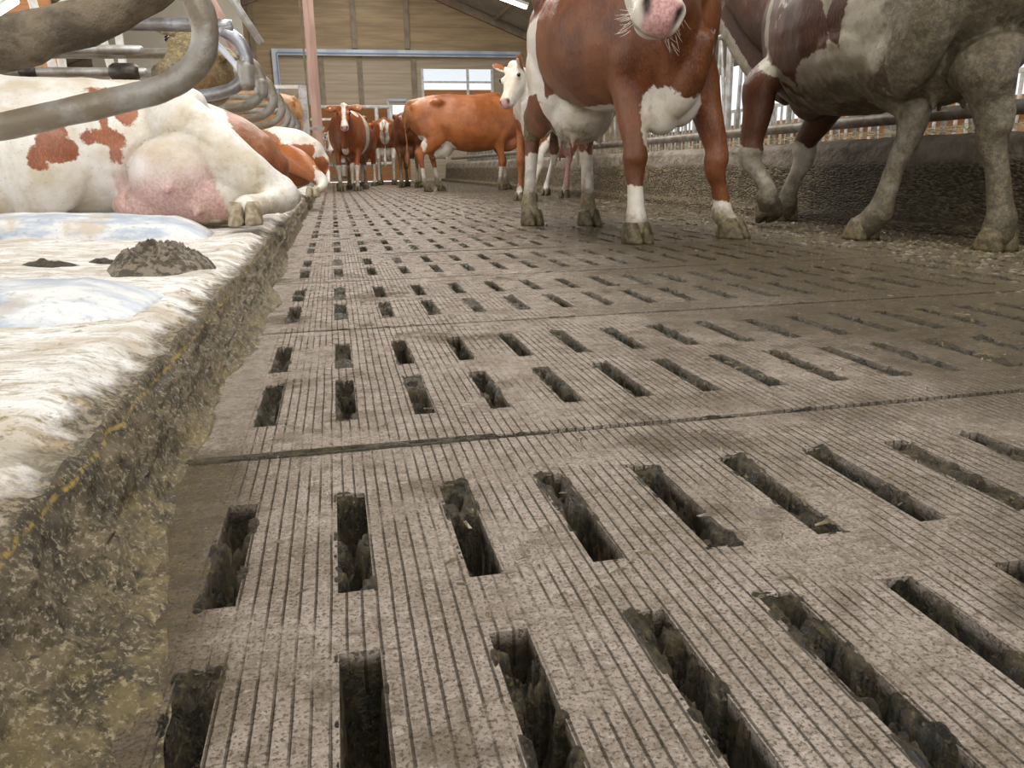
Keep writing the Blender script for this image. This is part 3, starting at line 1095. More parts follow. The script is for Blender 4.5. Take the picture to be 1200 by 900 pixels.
rail('feed_rail', [(3.37, 1.6, .635), (3.36, 4, .63), (3.37, 7, .625), (3.36, 11, .62), (3.37, 23.4, .62)], .038, M_pipe, 'thick dirty pipe rail along the top of the feed wall')
fe = empty('feed_fence', (3.75, 12, .5))
tag(fe, 'slanted pipe feed fence standing behind the thick rail', 'fence')
MB().tube([(0, -9.6, 1.05, .03), (0, 11.4, 1.05, .03)], seg=10, sub=2).build('top_rail', M_gate, fe)
MB().tube([(0, -9.6, .16, .025), (0, 11.4, .16, .025)], seg=10, sub=2).build('bottom_rail', M_gate, fe)
y = -9.3
i = 0
while y < 11 and i < 96:
    MB().tube([(0, y, 0, .018), (0, y + (.20 if i % 2 else -.04), 1.07, .018)], ref=(1, 0, 0), seg=8, sub=1).build('slanted_bar', M_gate, fe)
    y += .2 + .05 * (i % 2)
    i += 1
for yp in (-9.4, -7, -4.6, -2.2, .2, 2.6, 5, 7.4, 9.8):
    MB().tube([(0, yp, -.5, .035), (0, yp, 1.12, .035)], ref=(1, 0, 0), seg=10, sub=1).build('post', M_gate, fe)
# white barrier of the opposite row
wb = empty('white_barrier', (8.6, 13, 0))
tag(wb, 'white barred barrier on the far side of the feed passage', 'fence')
for z in (.45, 1.0, 1.45):
    MB().beam((0, -9, z), (0, 10, z), .05, .06).build('rail', M_white, wb, smooth=False)
for i in range(90):
    yb = -9 + i * .21
    MB().beam((0, yb, .3), (0, yb, 1.45), .035, .035, ref=(1, 0, 0)).build('bar', M_white, wb, smooth=False)

# ================================================================ CATTLE


def cow_material(name, red=(.30, .085, .022), red2=(.20, .05, .014), white=(.74, .68, .60), dirt=(.115, .09, .042), dirtamt=1.0, cream=(.62, .54, .42)):
    t = NT(name)
    n_edge = t.noise(22, 6, .7)
    n_big = t.noise(4, 4, .55)
    n_fine = t.noise(150, 5, .7, stretch=(1, 1, .3))
    pa = t.attr('patch')
    pe = t.math('ADD', pa, t.math('MULTIPLY', t.math('SUBTRACT', n_edge, .5), .07))
    f = t.ramp(pe, -.004, .006)
    r = t.mix(t.ramp(n_big, .35, .65), red, red2)
    r = t.mix(t.math('MULTIPLY', t.ramp(n_fine, .45, .62), .35), r, tuple(q * 1.9 for q in red))
    r = t.mix(t.math('MULTIPLY', t.ramp(t.noise(2.3, 4, .6, stretch=(1, 1, .45)), .5, .68), .5), r, tuple(q * .45 for q in red))
    wv = t.mix(t.ramp(t.noise(6, 5), .4, .68), white, cream)
    wv = t.mix(t.math('MULTIPLY', t.ramp(t.noise(60, 8, .75), .56, .66), .5), wv, tuple(q * .5 for q in cream))
    c = t.mix(f, wv, r)
    pk = t.attr('pink')
    c = t.mix(t.math('MULTIPLY', pk, t.ramp(t.noise(14, 5), .1, .5, .7, 1)), c, t.mix(t.ramp(t.noise(75, 5, .7), .42, .6), (.60, .34, .31), (.40, .20, .19)))
    dk = t.attr('dark')
    c = t.mix(dk, c, (.035, .018, .014))
    d = t.attr('dirt')
    dn = t.noise(11, 8, .72)
    dm = t.ramp(t.math('ADD', d, t.math('MULTIPLY', t.math('SUBTRACT', dn, .5), .9)), .32, .74)
    dc = t.mix(t.ramp(t.noise(34, 9, .75), .42, .60), dirt, tuple(min(1, q * 2.3) for q in dirt))
    dc = t.mix(t.math('MULTIPLY', t.ramp(t.noise(110, 6, .75), .50, .42), .6), dc, tuple(q * .4 for q in dirt))
    c = t.mix(t.math('MULTIPLY', dm, .92 * dirtamt), c, dc)
    h = t.math('ADD', t.math('MULTIPLY', t.noise(70, 6, .7, stretch=(1, 1, .45)), .5), t.math('MULTIPLY', t.math('MULTIPLY', dm, t.noise(40, 6, .7)), 1.2))
    h = t.math('ADD', h, t.math('MULTIPLY', t.noise(7, 4), .9))
    return t.out(c, t.ramp(dm, 0, 1, .40, .6), t.bump(h, .5, .012), .45)


M_cow = cow_material('red_and_white_coat')
M_cow_big = cow_material('deep_red_coat', (.185, .060, .019), (.085, .026, .009))
M_cow_roan = cow_material('dark_roan_coat', (.085, .030, .013), (.045, .018, .010), (.42, .38, .30), (.062, .048, .026), 1.0, (.22, .18, .12))
M_cow_pale = cow_material('cream_white_coat', (.30, .10, .04), (.22, .065, .026), (.76, .73, .68), (.27, .215, .12), 1.0, (.60, .52, .40))
M_cow_orange = cow_material('orange_brown_coat', (.40, .135, .040), (.25, .07, .02), (.80, .75, .68))
M_cow_tan = cow_material('tan_coat', (.46, .24, .10), (.30, .13, .05), (.7, .6, .45))
M_cow_muddy = cow_material('mud_coloured_coat', (.20, .10, .045), (.13, .065, .03), (.30, .25, .17), (.17, .13, .06))
M_hoof = simple('dirty_hoof', (.055, .042, .018), .5, (.15, .115, .05), 30, .6)
M_hoof_pale = simple('pale_hoof', (.42, .36, .26), .45, (.22, .17, .09), 22, .6)
M_eye = simple('dark_eye', (.008, .006, .005), .08)
M_tag = simple('yellow_ear_tag', (.75, .55, .04), .4)
M_eyelash = simple('whisker_hair', (.75, .70, .6), .5)


class Cow:
    """local frame: x forward, y to the cow's left, z up; origin on the ground under the trunk"""

    def __init__(s, origin, heading, scale=1.0, z0=0.0):
        s.o = np.array([origin[0], origin[1], z0])
        a = math.radians(heading)
        s.R = np.array([[math.cos(a), -math.sin(a), 0], [math.sin(a), math.cos(a), 0], [0, 0, 1]])
        s.s = scale
        s.mb = MB()
        s.hooves = []
        s.fat = 1.0
        s.hs = 1.1
        s.esz = 1.0
        s.extra = []

    def w2l(s, p):
        return tuple(s.R.T @ (np.array(p[:3], float) - s.o) / s.s) + tuple(p[3:])

    def trunk(s, belly=0.0, top=0.0, secs=None):
        T = secs or [(-.86, 1.16, .13, .12), (-.80, 1.15, .22, .20), (-.68, 1.13, .29, .25), (-.48, 1.10, .335, .285), (-.20, 1.045, .40, .345), (.10, 1.02, .43, .38),
                     (.36, 1.03, .42, .35), (.56, 1.06, .385, .28), (.72, 1.06, .32, .22), (.84, 1.03, .23, .16)]
        s.mb.tube([(x, 0, z, a, b) for x, z, a, b in T], ref=(0, 0, 1), seg=28, sub=4, sq=2.25)
        for y in (-1, 1):
            s.mb.ell((-.47, y * .235, 1.33), (.10, .06, .06))
            s.mb.ell((-.80, y * .12, 1.27), (.08, .05, .06))
        s.mb.tube([(-.85, 0, 1.33, .05), (-.4, 0, 1.43, .04), (.1, 0, 1.43, .035), (.55, 0, 1.45, .06)], seg=10, sub=3)
        s.mb.tube([(.50, 0, .70, .07, .05), (.72, 0, .68, .09, .07), (.86, 0, .78, .09, .07), (.92, 0, .95, .10, .06)], ref=(0, 0, 1), seg=12)

    def udder(s, c=(-.40, 0, .64), r=(.23, .18, .17), teat=.065, zt=None):
        s.mb.ell(c, r, nu=24, nv=16)
        s.mb.ell((c[0] + r[0] * .5, 0, c[2] + .08), (r[0] * .9, r[1] * .85, r[2] * .7))
        for dx in (-.42, .42):
            for dy in (-.45, .45):
                x, y = c[0] + dx * r[0], c[1] + dy * r[1]
                z = c[2] - r[2] * .75
                s.mb.tube([(x, y, z + .02, .019), (x, y, z - teat * .5, .017), (x, y, z - teat, .012)], ref=(1, 0, 0), seg=8, sub=3)

    def thick(s, pts, k0):
        out = []
        for i, p in enumerate(pts):
            f = 1 + (s.fat - 1) * min(1, max(0, (i - k0) / 2 + .5))
            out.append((*p[:3], p[3] * f, p[4] * f))
        return out

    def hind(s, side, hoof, hock=None, fetlock=None, toe=None, gaskin=None):
        """hoof: local ground contact point; side +1 left, -1 right"""
        y = side
        hx, hy, hz = hoof
        hk = hock or (hx - .07, hy * .6 + y * .17 * .4, .53)
        ft = fetlock or (hx - .055, hy, hz + .135)
        gk = gaskin or (hk[0] * .55 - .51 * .45, hk[1] * .5 + y * .09, .68, .115, .07)
        s.mb.tube(s.thick([(-.52, y * .13, 1.22, .24, .10), (-.56, y * .17, 1.0, .235, .115), (-.50, y * .19, .82, .175, .10), gk,
                   (hk[0] + .025, hk[1], hk[2] + .06, .072, .048), (hk[0], hk[1], hk[2], .066, .046), (hk[0] + .008, hk[1] * .9 + ft[1] * .1, hk[2] - .08, .050, .038),
                   ((hk[0] + ft[0]) / 2 + .004, (hk[1] + ft[1]) / 2, (hk[2] + ft[2]) / 2, .037, .031), (ft[0] + (hk[0] - ft[0]) * .15, ft[1] * .85 + hk[1] * .15, ft[2] + (hk[2] - ft[2]) * .15, .040, .034),
                   (ft[0], ft[1], ft[2], .048, .044), (ft[0] * .5 + hx * .5 + .005, ft[1] * .5 + hy * .5, hz + .085, .047, .045), (hx, hy, hz + .055, .05, .05)], 3), ref=(1, 0, 0), seg=16, sub=4)
        s.mb.ell((hk[0] - .05, hk[1], hk[2] + .045), (.04, .03, .05))
        for d in (-1, 1):
            s.mb.ell((ft[0] - .045, ft[1] + d * .018, ft[2] - .03), (.018, .014, .022))
        s.hooves.append(((hx, hy, hz), toe))

    def fore(s, side, hoof, knee=None, fetlock=None, elbow=None, toe=None):
        y = side
        hx, hy, hz = hoof
        el = elbow or (.50, y * .19, .80)
        kn = knee or (hx * .55 + .50 * .45 + .02, hy * .7 + y * .19 * .3, .44)
        ft = fetlock or (hx - .03, hy, hz + .135)
        s.mb.tube(s.thick([(.60, y * .10, 1.24, .16, .09), (.60, y * .15, 1.06, .18, .10), (.56, y * .17, .92, .16, .10), (el[0] + .01, el[1], el[2], .115, .08), ((el[0] + kn[0]) / 2, (el[1] + kn[1]) / 2, (el[2] + kn[2]) / 2 + .03, .072, .06),
                   (kn[0], kn[1], kn[2] + .06, .052, .048), (kn[0] + .004, kn[1], kn[2], .055, .055), (kn[0], kn[1], kn[2] - .05, .046, .046),
                   ((kn[0] + ft[0]) / 2, (kn[1] + ft[1]) / 2, (kn[2] + ft[2]) / 2, .036, .034), (ft[0], ft[1], ft[2] + .03, .040, .038), (ft[0], ft[1], ft[2], .049, .046),
                   (ft[0] * .5 + hx * .5, ft[1] * .5 + hy * .5, hz + .085, .046, .046), (hx, hy, hz + .055, .05, .05)], 3), ref=(1, 0, 0), seg=16, sub=4)
        for d in (-1, 1):
            s.mb.ell((ft[0] - .045, ft[1] + d * .018, ft[2] - .03), (.018, .014, .022))
        s.hooves.append(((hx, hy, hz), toe))

    def neck(s, pts):
        s.mb.tube(pts, ref=(0, 0, 1), seg=20, sub=5)

    def tail(s, pts=None):
        pts = pts or [(-.84, 0, 1.36, .035), (-.93, 0, 1.26, .028), (-.95, 0, 1.0, .02), (-.93, .01, .75, .018), (-.93, .02, .62, .03), (-.93, .02, .5, .04), (-.93, .02, .38, .015)]
        s.mb.tube(pts, ref=(1, 0, 0), seg=10, sub=4)

    def head(s, poll, muzzle, roll_up=(0, 0, 1), size=1.0, ears=((.9, -.1), (.9, -.1)), tags=(), jaw=True):
        """poll and muzzle tip given in local coordinates"""
        P, M = Vector(poll), Vector(muzzle)
        ax = (M - P).normalized()
        U = Vector(roll_up)
        n = (U - ax * U.dot(ax)).normalized()      # out of the forehead
        r = ax.cross(n).normalized()
        L = (M - P).length
        k = L / .50

        def at(t, u=0, v=0):
            q = P + ax * (t * L) + n * (u * k) + r * (v * k)
            return (q.x, q.y, q.z)
        # skull: radius along n, across
        s.mb.tube([(*at(.0, -.05), .085 * k, .085 * k), (*at(.14, -.06), .105 * k, .108 * k), (*at(.34, -.07), .112 * k, .112 * k), (*at(.52, -.07), .098 * k, .090 * k), (*at(.70, -.06), .078 * k, .070 * k),
                   (*at(.86, -.05), .073 * k, .074 * k), (*at(.96, -.05), .068 * k, .078 * k), (*at(1.0, -.05), .052 * k, .062 * k)], ref=tuple(n), seg=22, sub=4, sq=2.3)
        s.mb.ell(at(.0, .0), (.07 * k, .07 * k, .06 * k))
        if jaw:
            s.mb.tube([(*at(.22, -.16), .05 * k, .075 * k), (*at(.5, -.15), .045 * k, .06 * k), (*at(.8, -.12), .038 * k, .05 * k), (*at(.93, -.105), .03 * k, .05 * k)], ref=tuple(n), seg=14, sub=3)
        for d in (-1, 1):
            s.mb.ell(at(.34, .00, d * .095), (.035 * k, .035 * k, .035 * k))
            s.mb.ell(at(.93, -.02, d * .045), (.034 * k, .034 * k, .034 * k))
        Rm = Matrix((ax, r, n)).transposed()
        for d, (out, drop) in zip((-1, 1), ears):
            b = Vector(at(.03, -.03, d * .085))
            dirv = (r * d * out + n * drop + ax * .05 + Vector((0, 0, -.12))).normalized()
            k = k * s.esz
            tip = b + dirv * .20 * k
            mid = b + dirv * .11 * k
            fx = dirv.cross(n).normalized()
            s.mb.tube([(*b, .03 * k, .03 * k), (*(b + dirv * .05 * k), .045 * k, .026 * k), (*mid, .062 * k, .022 * k), (*(b + dirv * .165 * k), .05 * k, .016 * k), (*tip, .018 * k, .010 * k)], ref=tuple(fx), seg=12, sub=3)
            k = k / s.esz
            if d in tags:
                s.extra.append(('ear_tag', tuple(b + dirv * .12 * k * s.esz + (ax * .35 + n * .65).normalized() * .016 * k), tuple((ax * .35 + n * .65).normalized()), .024 * k))
        for d in (-1, 1):
            s.extra.append(('eye', at(.345, .012, d * .118), None, .021 * k))
        s.hd = dict(P=np.array(P), ax=np.array(ax), n=np.array(n), r=np.array(r), L=L, k=k)

    def hcoords(s, X):
        h = s.hd
        d = X - h['P']
        return d @ h['ax'] / h['L'], d @ h['n'] / h['k'], d @ h['r'] / h['k']

    def build(s, name, label, mat, vox, patch, dirt, pink=None, dark=None, disp=None, smooth_it=6, group=None, hoofmat=None, cat='cow', hoofn='hoof'):
        me = s.mb.mesh(name)
        tmp = bpy.data.objects.new(name + '_tmp', me)
        COL.objects.link(tmp)
        m = tmp.modifiers.new('r', 'REMESH')
        m.mode = 'VOXEL'
        m.voxel_size = vox
        m2 = tmp.modifiers.new('s', 'SMOOTH')
        m2.factor = .5
        m2.iterations = smooth_it
        bpy.context.view_layer.update()
        dg = bpy.context.evaluated_depsgraph_get()
        nm = bpy.data.meshes.new_from_object(tmp.evaluated_get(dg))
        bpy.data.objects.remove(tmp)
        n = len(nm.vertices)
        co = np.empty(n * 3)
        nm.vertices.foreach_get('co', co)
        co = co.reshape(-1, 3)
        no = np.empty(n * 3)
        nm.vertices.foreach_get('normal', no)
        no = no.reshape(-1, 3)
        X = co.copy()

        def put(nm_, arr):
            a = nm.attributes.new(nm_, 'FLOAT', 'POINT')
            a.data.foreach_set('value', np.broadcast_to(np.asarray(arr, np.float32), (n,)).astype(np.float32))
        if hasattr(s, 'hd'):
            t, u, v = s.hcoords(X)
            # nostrils and mouth line as real dents
            for d in (-1, 1):
                q = np.sqrt(((t - .985) * .5 / .03) ** 2 + ((u + .020 - .7 * (np.abs(v) - .05)) / .030) ** 2 + ((v - d * .050) / .017) ** 2)
                co -= (s.hd['ax'] * .032)[None, :] * np.exp(-q ** 2)[:, None]
        if disp is not None:
            co += no * disp(X, no)[:, None]
        nm.name = name
        put('patch', patch(X, no))
        dv = np.asarray(dirt(X, no), float)
        put('dirt', dv)
        pk = np.zeros(n)
        dk = np.zeros(n)
        if hasattr(s, 'hd'):
            nose = sst(.90, .96, t) * sst(-.085, -.07, u) * sst(.060, .045, np.abs(v) - .18 * np.clip(u + .03, -.03, .03)) * (t < 1.3) * (t > .5)
            pk = np.maximum(pk, nose)
            for d in (-1, 1):
                q = np.sqrt(((t - .985) * .5 / .04) ** 2 + ((u + .020 - .7 * (np.abs(v) - .05)) / .028) ** 2 + ((v - d * .050) / .015) ** 2)
                dk = np.maximum(dk, np.clip(1.4 * np.exp(-q ** 2 * 1.2), 0, 1))
            dk = np.maximum(dk, .75 * np.exp(-((u + .088) / .007) ** 2) * (t > .84) * (t < 1.2) * (np.abs(v) < .09))
        if pink is not None:
            pk = np.maximum(pk, pink(X, no))
        if dark is not None:
            dk = np.maximum(dk, dark(X, no))
        put('pink', pk)
        put('dark', dk)
        nm.vertices.foreach_set('co', (co * s.s).ravel())
        nm.update()
        o = link(name, nm, mat)
        o.location = s.o
        o.rotation_euler = (0, 0, math.atan2(s.R[1, 0], s.R[0, 0]))
        tag(o, label, cat, group)
        for (h, toe) in s.hooves:
            hoof_mesh(s, h, toe, o, hoofmat or M_hoof, hoofn)
        for (nm_, c, d, r) in s.extra:
            if nm_ == 'eye':
                MB().ell([q * s.s for q in c], (r * s.s,) * 3, nu=14, nv=10).build('eye', M_eye, o)
            else:
                mbt = MB()
                c = Vector(c) * s.s
                d = Vector(d)
                mbt.tube([(*(c), r * s.s), (*(c + d * .008), r * s.s)], ref=(0.3, 0.9, .1), seg=14, sub=1)
                mbt.build('ear_tag', M_tag, o)
        return o


def hoof_mesh(s, h, toe, parent, mat, name):
    """cloven hoof: two claws, sole on the ground, toe pointing along +x unless toe angle given"""
    hx, hy, hz = h
    ang, pitch_ = toe if toe else (0, 0)
    Rz = Matrix.Rotation(ang, 3, 'Z') @ Matrix.Rotation(pitch_, 3, 'Y')
    mb = MB()
    for d in (-1, 1):
        rings = []
        for (z, xb, xf, w_) in ((.0, -.052, .080, .030), (.012, -.054, .078, .031), (.04, -.050, .060, .030), (.068, -.044, .044, .027), (.085, -.032, .030, .020)):
            ring = []
            for j in range(14):
                th = 2 * math.pi * j / 14
                cx_, sx_ = math.cos(th), math.sin(th)
                x = (xf + xb) / 2 + (xf - xb) / 2 * math.copysign(abs(cx_) ** .75, cx_)
                wy = w_ * (1 - .35 * max(0, cx_) ** 2)
                y = d * .030 + wy * math.copysign(abs(sx_) ** .8, sx_) - d * .010 * max(0, cx_) ** 2
                ring.append(Rz @ Vector((x * s.hs, y * s.hs, z * s.hs)))
            rings.append(ring)
        vs = [v + Vector((hx, hy, hz)) for rg in rings for v in rg]
        vs = [v * s.s for v in vs]
        fs = []
        for i in range(4):
            for j in range(14):
                a, b = i * 14 + j, i * 14 + (j + 1) % 14
                fs.append((a, b, b + 14, a + 14))
        fs.append(tuple(range(14))[::-1])
        fs.append(tuple(4 * 14 + j for j in range(14)))
        mb.add(vs, fs)
    return mb.build(name, mat, parent)


def blob(X, c, r):
    """signed value: >0 inside an ellipsoid patch, roughly in metres"""
    c, r = np.array(c), np.array(r)
    q = np.sqrt((((X - c) / r) ** 2).sum(1))
    return (1 - q) * r.min()


def legdirt(X, zk=.55, amt=.75):
    return amt * sst(zk, .05, X[:, 2])

# ---------------------------------------------------------------- big red cow facing the camera
A = Cow((1.57, 4.52), math.degrees(math.atan2(-1.30, .14)), 1.0)
A.fat = 1.22
A.hs = 1.22
A.trunk(secs=[(-.86, 1.18, .15, .13), (-.80, 1.17, .23, .21), (-.68, 1.15, .29, .26), (-.48, 1.12, .335, .295), (-.20, 1.08, .38, .345), (.06, 1.06, .39, .37),
              (.30, 1.06, .39, .34), (.50, 1.06, .38, .30), (.64, 1.05, .36, .27), (.76, 1.03, .30, .21)])
A.udder((-.44, 0, .70), (.24, .20, .19), teat=.07)
WL = A.w2l
A.hind(-1, WL((1.29, 5.28, .0)), hock=WL((1.33, 5.42, .58)), fetlock=WL((1.28, 5.33, .14)))
A.hind(1, WL((1.64, 5.12, 0)), hock=WL((1.67, 5.30, .57)), fetlock=WL((1.645, 5.17, .14)))
A.fore(-1, WL((1.485, 3.84, 0)), knee=WL((1.485, 3.90, .42)), fetlock=WL((1.49, 3.88, .14)), elbow=WL((1.47, 3.99, .80)))
A.fore(1, WL((2.05, 3.92, 0)), knee=WL((1.94, 3.93, .40)), fetlock=WL((2.0, 3.95, .14)), elbow=WL((1.85, 3.99, .80)), toe=(.35, 0))
A.neck([(*WL((1.63, 4.1, 1.18)), .26, .20), (*WL((1.62, 3.75, 1.20)), .22, .15), (*WL((1.46, 3.45, 1.27)), .17, .12), (*WL((1.32, 3.25, 1.33)), .13, .10)])
A.mb.tube([(*WL((1.67, 3.90, .68)), .11, .13), (*WL((1.66, 3.80, .80)), .13, .12), (*WL((1.62, 3.68, .95)), .14, .10), (*WL((1.52, 3.52, 1.10)), .13, .08)], ref=(0, 0, 1), seg=18)
A.mb.ell(WL((1.62, 3.90, .65)), (.13, .10, .13))
A.mb.ell(WL((1.72, 3.92, .69)), (.13, .10, .13))
A.head(WL((1.30, 3.20, 1.32)), WL((1.165, 2.80, .905)), roll_up=(1, 0, .55))
A.tail()


def pa(X, no):
    x, y, z = X.T
    v = np.full(len(X), .2)
    v = np.minimum(v, -blob(X, (-.42, 0, .62), (.36, .30, .27)))              # udder
    v = np.where(x < -.38, np.minimum(v, -blob(X, (-.5, -.27, 1.0), (.5, .11, .23))), v)   # white flash on the thigh
    v = np.where(x < -.38, np.minimum(v, -blob(X, (-.5, -.23, .86), (.5, .13, .11))), v)
    v = np.where((z < .80) & (z > .56) & (y < -.15) & (x < -.45), .1, v)
    v = np.minimum(v, -blob(X, (.62, .02, .60), (.30, .17, .22)))              # white chest
    v = np.minimum(v, -blob(X, (.66, .10, .78), (.3, .075, .22)))
    v = np.minimum(v, -blob(X, (.05, 0, .62), (.45, .20, .13)))                 # belly underline
    rg = .05 * fbm(x * 14, y * 14, z * 6, 3, 77)
    hind = x < -.25
    v = np.where(hind & (z < .52), np.minimum(v, z - .46 + rg), v)
    lf = (x > .3) & (y < 0)
    v = np.where(lf & (z < .33), np.minimum(v, (z - .29 + rg)), v)
    rf = (x > .3) & (y >= 0)
    v = np.where(rf & (z < .22), np.minimum(v, (z - .18 + rg)), v)
    t, u, w_ = A.hcoords(X)
    hd = (t > -.15) & (t < 1.3) & (np.abs(w_) < .2) & (u > -.25) & (u < .12)
    v = np.where(hd, -.1, v)
    return v


def da(X, no):
    x, y, z = X.T
    d = .40 * sst(.62, .40, z) * (x < -.2) + .20 * sst(.5, .05, z) + .45 * sst(.25, .08, z)
    d = np.maximum(d, .75 * sst(.14, .10, z))
    d = np.maximum(d, .6 * np.clip(blob(X, (-.13, -.2, .68), (.2, .25, .17)) * 12, 0, 1))
    d = np.maximum(d, .85 * sst(-.72, -.80, x) * (z > .55))
    d = np.maximum(d, .50 * np.clip(blob(X, (-.42, 0, .58), (.3, .3, .2)) * 12, 0, 1))
    d = np.maximum(d, .36 * np.clip(blob(X, (.6, -.1, .6), (.3, .12, .2)) * 12, 0, 1))
    return d


def dispA(X, no):
    x, y, z = X.T
    return .004 * fbm(x * 7, y * 7, z * 7, 3, 71) + .0015 * fbm(x * 30, y * 30, z * 18, 3, 72)


cowA = A.build('cow', 'large deep red cow facing the camera with pink nose and white chest', M_cow_big, .0115, pa, da,
               pink=lambda X, no: .8 * sst(.56, .50, X[:, 2]) * (np.abs(X[:, 0] + .44) < .22) * (np.abs(X[:, 1]) < .13), disp=dispA, smooth_it=9)
# whiskers around the muzzle
wk = MB()
rng = random.Random(9)
hd = A.hd
for i in range(46):
    d = rng.choice((-1, 1))
    t_ = rng.uniform(.84, .97)
    u_, v_ = rng.uniform(-.12, -.03), d * rng.uniform(.05, .08)
    b = hd['P'] + hd['ax'] * t_ * hd['L'] + hd['n'] * u_ * hd['k'] + hd['r'] * v_ * hd['k']
    dirv = hd['r'] * d * rng.uniform(.4, 1) - hd['n'] * rng.uniform(.2, .9) + hd['ax'] * rng.uniform(-.1, .4)
    dirv = dirv / np.linalg.norm(dirv)
    e_ = b + dirv * rng.uniform(.035, .06)
    wk.tube([(*b, .0007), (*(b * .5 + e_ * .5 + np.array((0, 0, -.003))), .0006), (*e_, .0003)], seg=4, sub=2, cap=False)
wk.build('whiskers', M_eyelash, cowA)

# ---------------------------------------------------------------- dark roan cow walking away on the right
B = Cow((2.80, 3.84), 85, 1.05)
B.fat = 1.34
B.hs = 1.2
B.trunk(secs=[(-.86, 1.16, .13, .12), (-.80, 1.15, .22, .20), (-.68, 1.13, .29, .25), (-.48, 1.10, .335, .285), (-.20, 1.045, .40, .345), (.14, 1.02, .43, .38),
              (.46, 1.03, .42, .36), (.70, 1.06, .385, .30), (.88, 1.07, .34, .24), (1.0, 1.05, .26, .18)])
B.mb.ell((-.05, 0, .90), (.55, .36, .30))
WL = B.w2l
B.udder((-.45, 0, .74), (.2, .16, .15), teat=.05)
B.hind(1, WL((2.60, 3.60, 0)), hock=WL((2.68, 3.42, .57)), fetlock=WL((2.62, 3.50, .15)), toe=(.25, 0), gaskin=(*WL((2.60, 3.53, .76)), .135, .085))
B.hind(-1, WL((2.78, 2.93, 0)), hock=WL((2.74, 2.99, .54)), fetlock=WL((2.775, 2.92, .14)), toe=(.1, 0), gaskin=(*WL((2.72, 3.06, .77)), .13, .09))
B.fore(1, WL((2.60, 4.50, .06)), knee=WL((2.46, 4.52, .45)), fetlock=WL((2.53, 4.43, .19)), elbow=WL((2.50, 4.50, .84)), toe=(0, .45))
B.fore(-1, WL((2.98, 4.96, 0)), knee=WL((2.99, 4.80, .45)), fetlock=WL((2.94, 4.88, .14)), elbow=WL((2.97, 4.42, .82)))
B.neck([(.74, 0, 1.15, .29, .19), (1.04, .05, 1.26, .27, .17), (1.3, .14, 1.46, .22, .14), (1.5, .22, 1.70, .15, .11)])
B.mb.tube([(.94, 0, .80, .12, .08), (1.14, .06, .92, .14, .06), (1.32, .14, 1.10, .14, .045), (1.50, .22, 1.34, .13, .04)], ref=(0, 0, 1), seg=14)
B.head((1.56, .25, 1.86), (1.96, .4, 1.66))
B.tail([(-.84, -.05, 1.36, .035), (-.93, -.12, 1.26, .028), (-.95, -.2, 1.0, .02), (-.95, -.22, .75, .018), (-.95, -.22, .62, .025), (-.95, -.22, .5, .015)])


def pb(X, no):
    x, y, z = X.T
    n = fbm(x * 9, y * 9, z * 9, 4, 81)
    v = np.full(len(X), .12)
    # roan sprinkled flank: pale ground with dark blotches
    flank = np.minimum((.42 - x), (x + .95))
    v = np.where(x < .46, -.02 + .10 * n, v)
    v = np.maximum(v, blob(X, (.20, .36, .92), (.30, .3, .26)))
    v = np.maximum(v, blob(X, (-.20, .36, 1.0), (.12, .3, .12)))
    v = np.minimum(v, -blob(X, (-.05, .3, .76), (.30, .4, .12)))
    v = np.minimum(v, -blob(X, (-.35, .3, .92), (.16, .4, .2)))
    # white stripe behind the shoulder curving to the brisket
    cx_ = .57 + .64 * np.clip(z - .90, 0, 1) - 1.68 * np.clip(.90 - z, 0, 1)
    v = np.where((y > 0) & (z > .64), np.minimum(v, np.abs(x - cx_) * np.where(z > .9, .84, .51) - (.022 + .012 * (z > 1))), v)
    v = np.minimum(v, -blob(X, (.70, .25, 1.12), (.05, .2, .13)))
    v = np.where((x > .98) & (z < .71 + (x - 1.04) * 1.25), -.06, v)
    v = np.where(z < .56, np.minimum(v, z - .47 + .10 * n), v)
    v = np.where((z < .62) & (x < -.2), -.06 + .05 * n, v)
    return v


def db(X, no):
    x, y, z = X.T
    d = .50 * sst(.9, .2, z) + .25 * sst(.3, .1, z)
    d = np.maximum(d, .62 * sst(-.25, -.55, x))
    d = np.maximum(d, .55 * sst(.82, .70, z) * (x > -.5) * (x < .5))
    d = d + .10 * (x < .3)
    d = np.maximum(d, .42 * (x > .95))
    return d


cowB = B.build('cow', 'dark roan and white muddy cow walking away at the right edge beside the feed wall', M_cow_roan, .0125, pb, db, disp=dispA, smooth_it=5, hoofmat=M_hoof)

# ---------------------------------------------------------------- orange-brown cow in profile
C_ = Cow((2.2, 13.7), 4, 1.05)
C_.trunk()
C_.udder((-.42, 0, .68), (.24, .18, .19))
C_.hind(-1, (-.66, -.16, 0), hock=(-.76, -.17, .55))
C_.hind(1, (-.38, .18, 0), hock=(-.50, .18, .55))
C_.fore(-1, (.56, -.15, 0))
C_.fore(1, (.74, .16, 0), knee=(.68, .17, .44))
C_.neck([(.66, 0, 1.15, .25, .15), (.92, .02, 1.2, .2, .12), (1.12, .1, 1.3, .15, .11)])
C_.head((1.18, .12, 1.40), (1.34, .42, 1.05))
C_.tail()


def pc(X, no):
    x, y, z = X.T
    v = np.full(len(X), .2)
    v = np.minimum(v, -blob(X, (-.36, 0, .66), (.22, .25, .22)))
    v = np.minimum(v, -blob(X, (-.70, 0, .72), (.06, .3, .16)))
    v = np.where(z < .42, np.minimum(v, z - .36), v)
    return v


cowC = C_.build('cow', 'orange-brown cow standing in profile with white udder in the middle distance', M_cow_orange, .022, pc,
                lambda X, no: .8 * sst(.5, .05, X[:, 2]) * (X[:, 0] < 9) + .5 * sst(-.75, -.9, X[:, 0]), smooth_it=4)

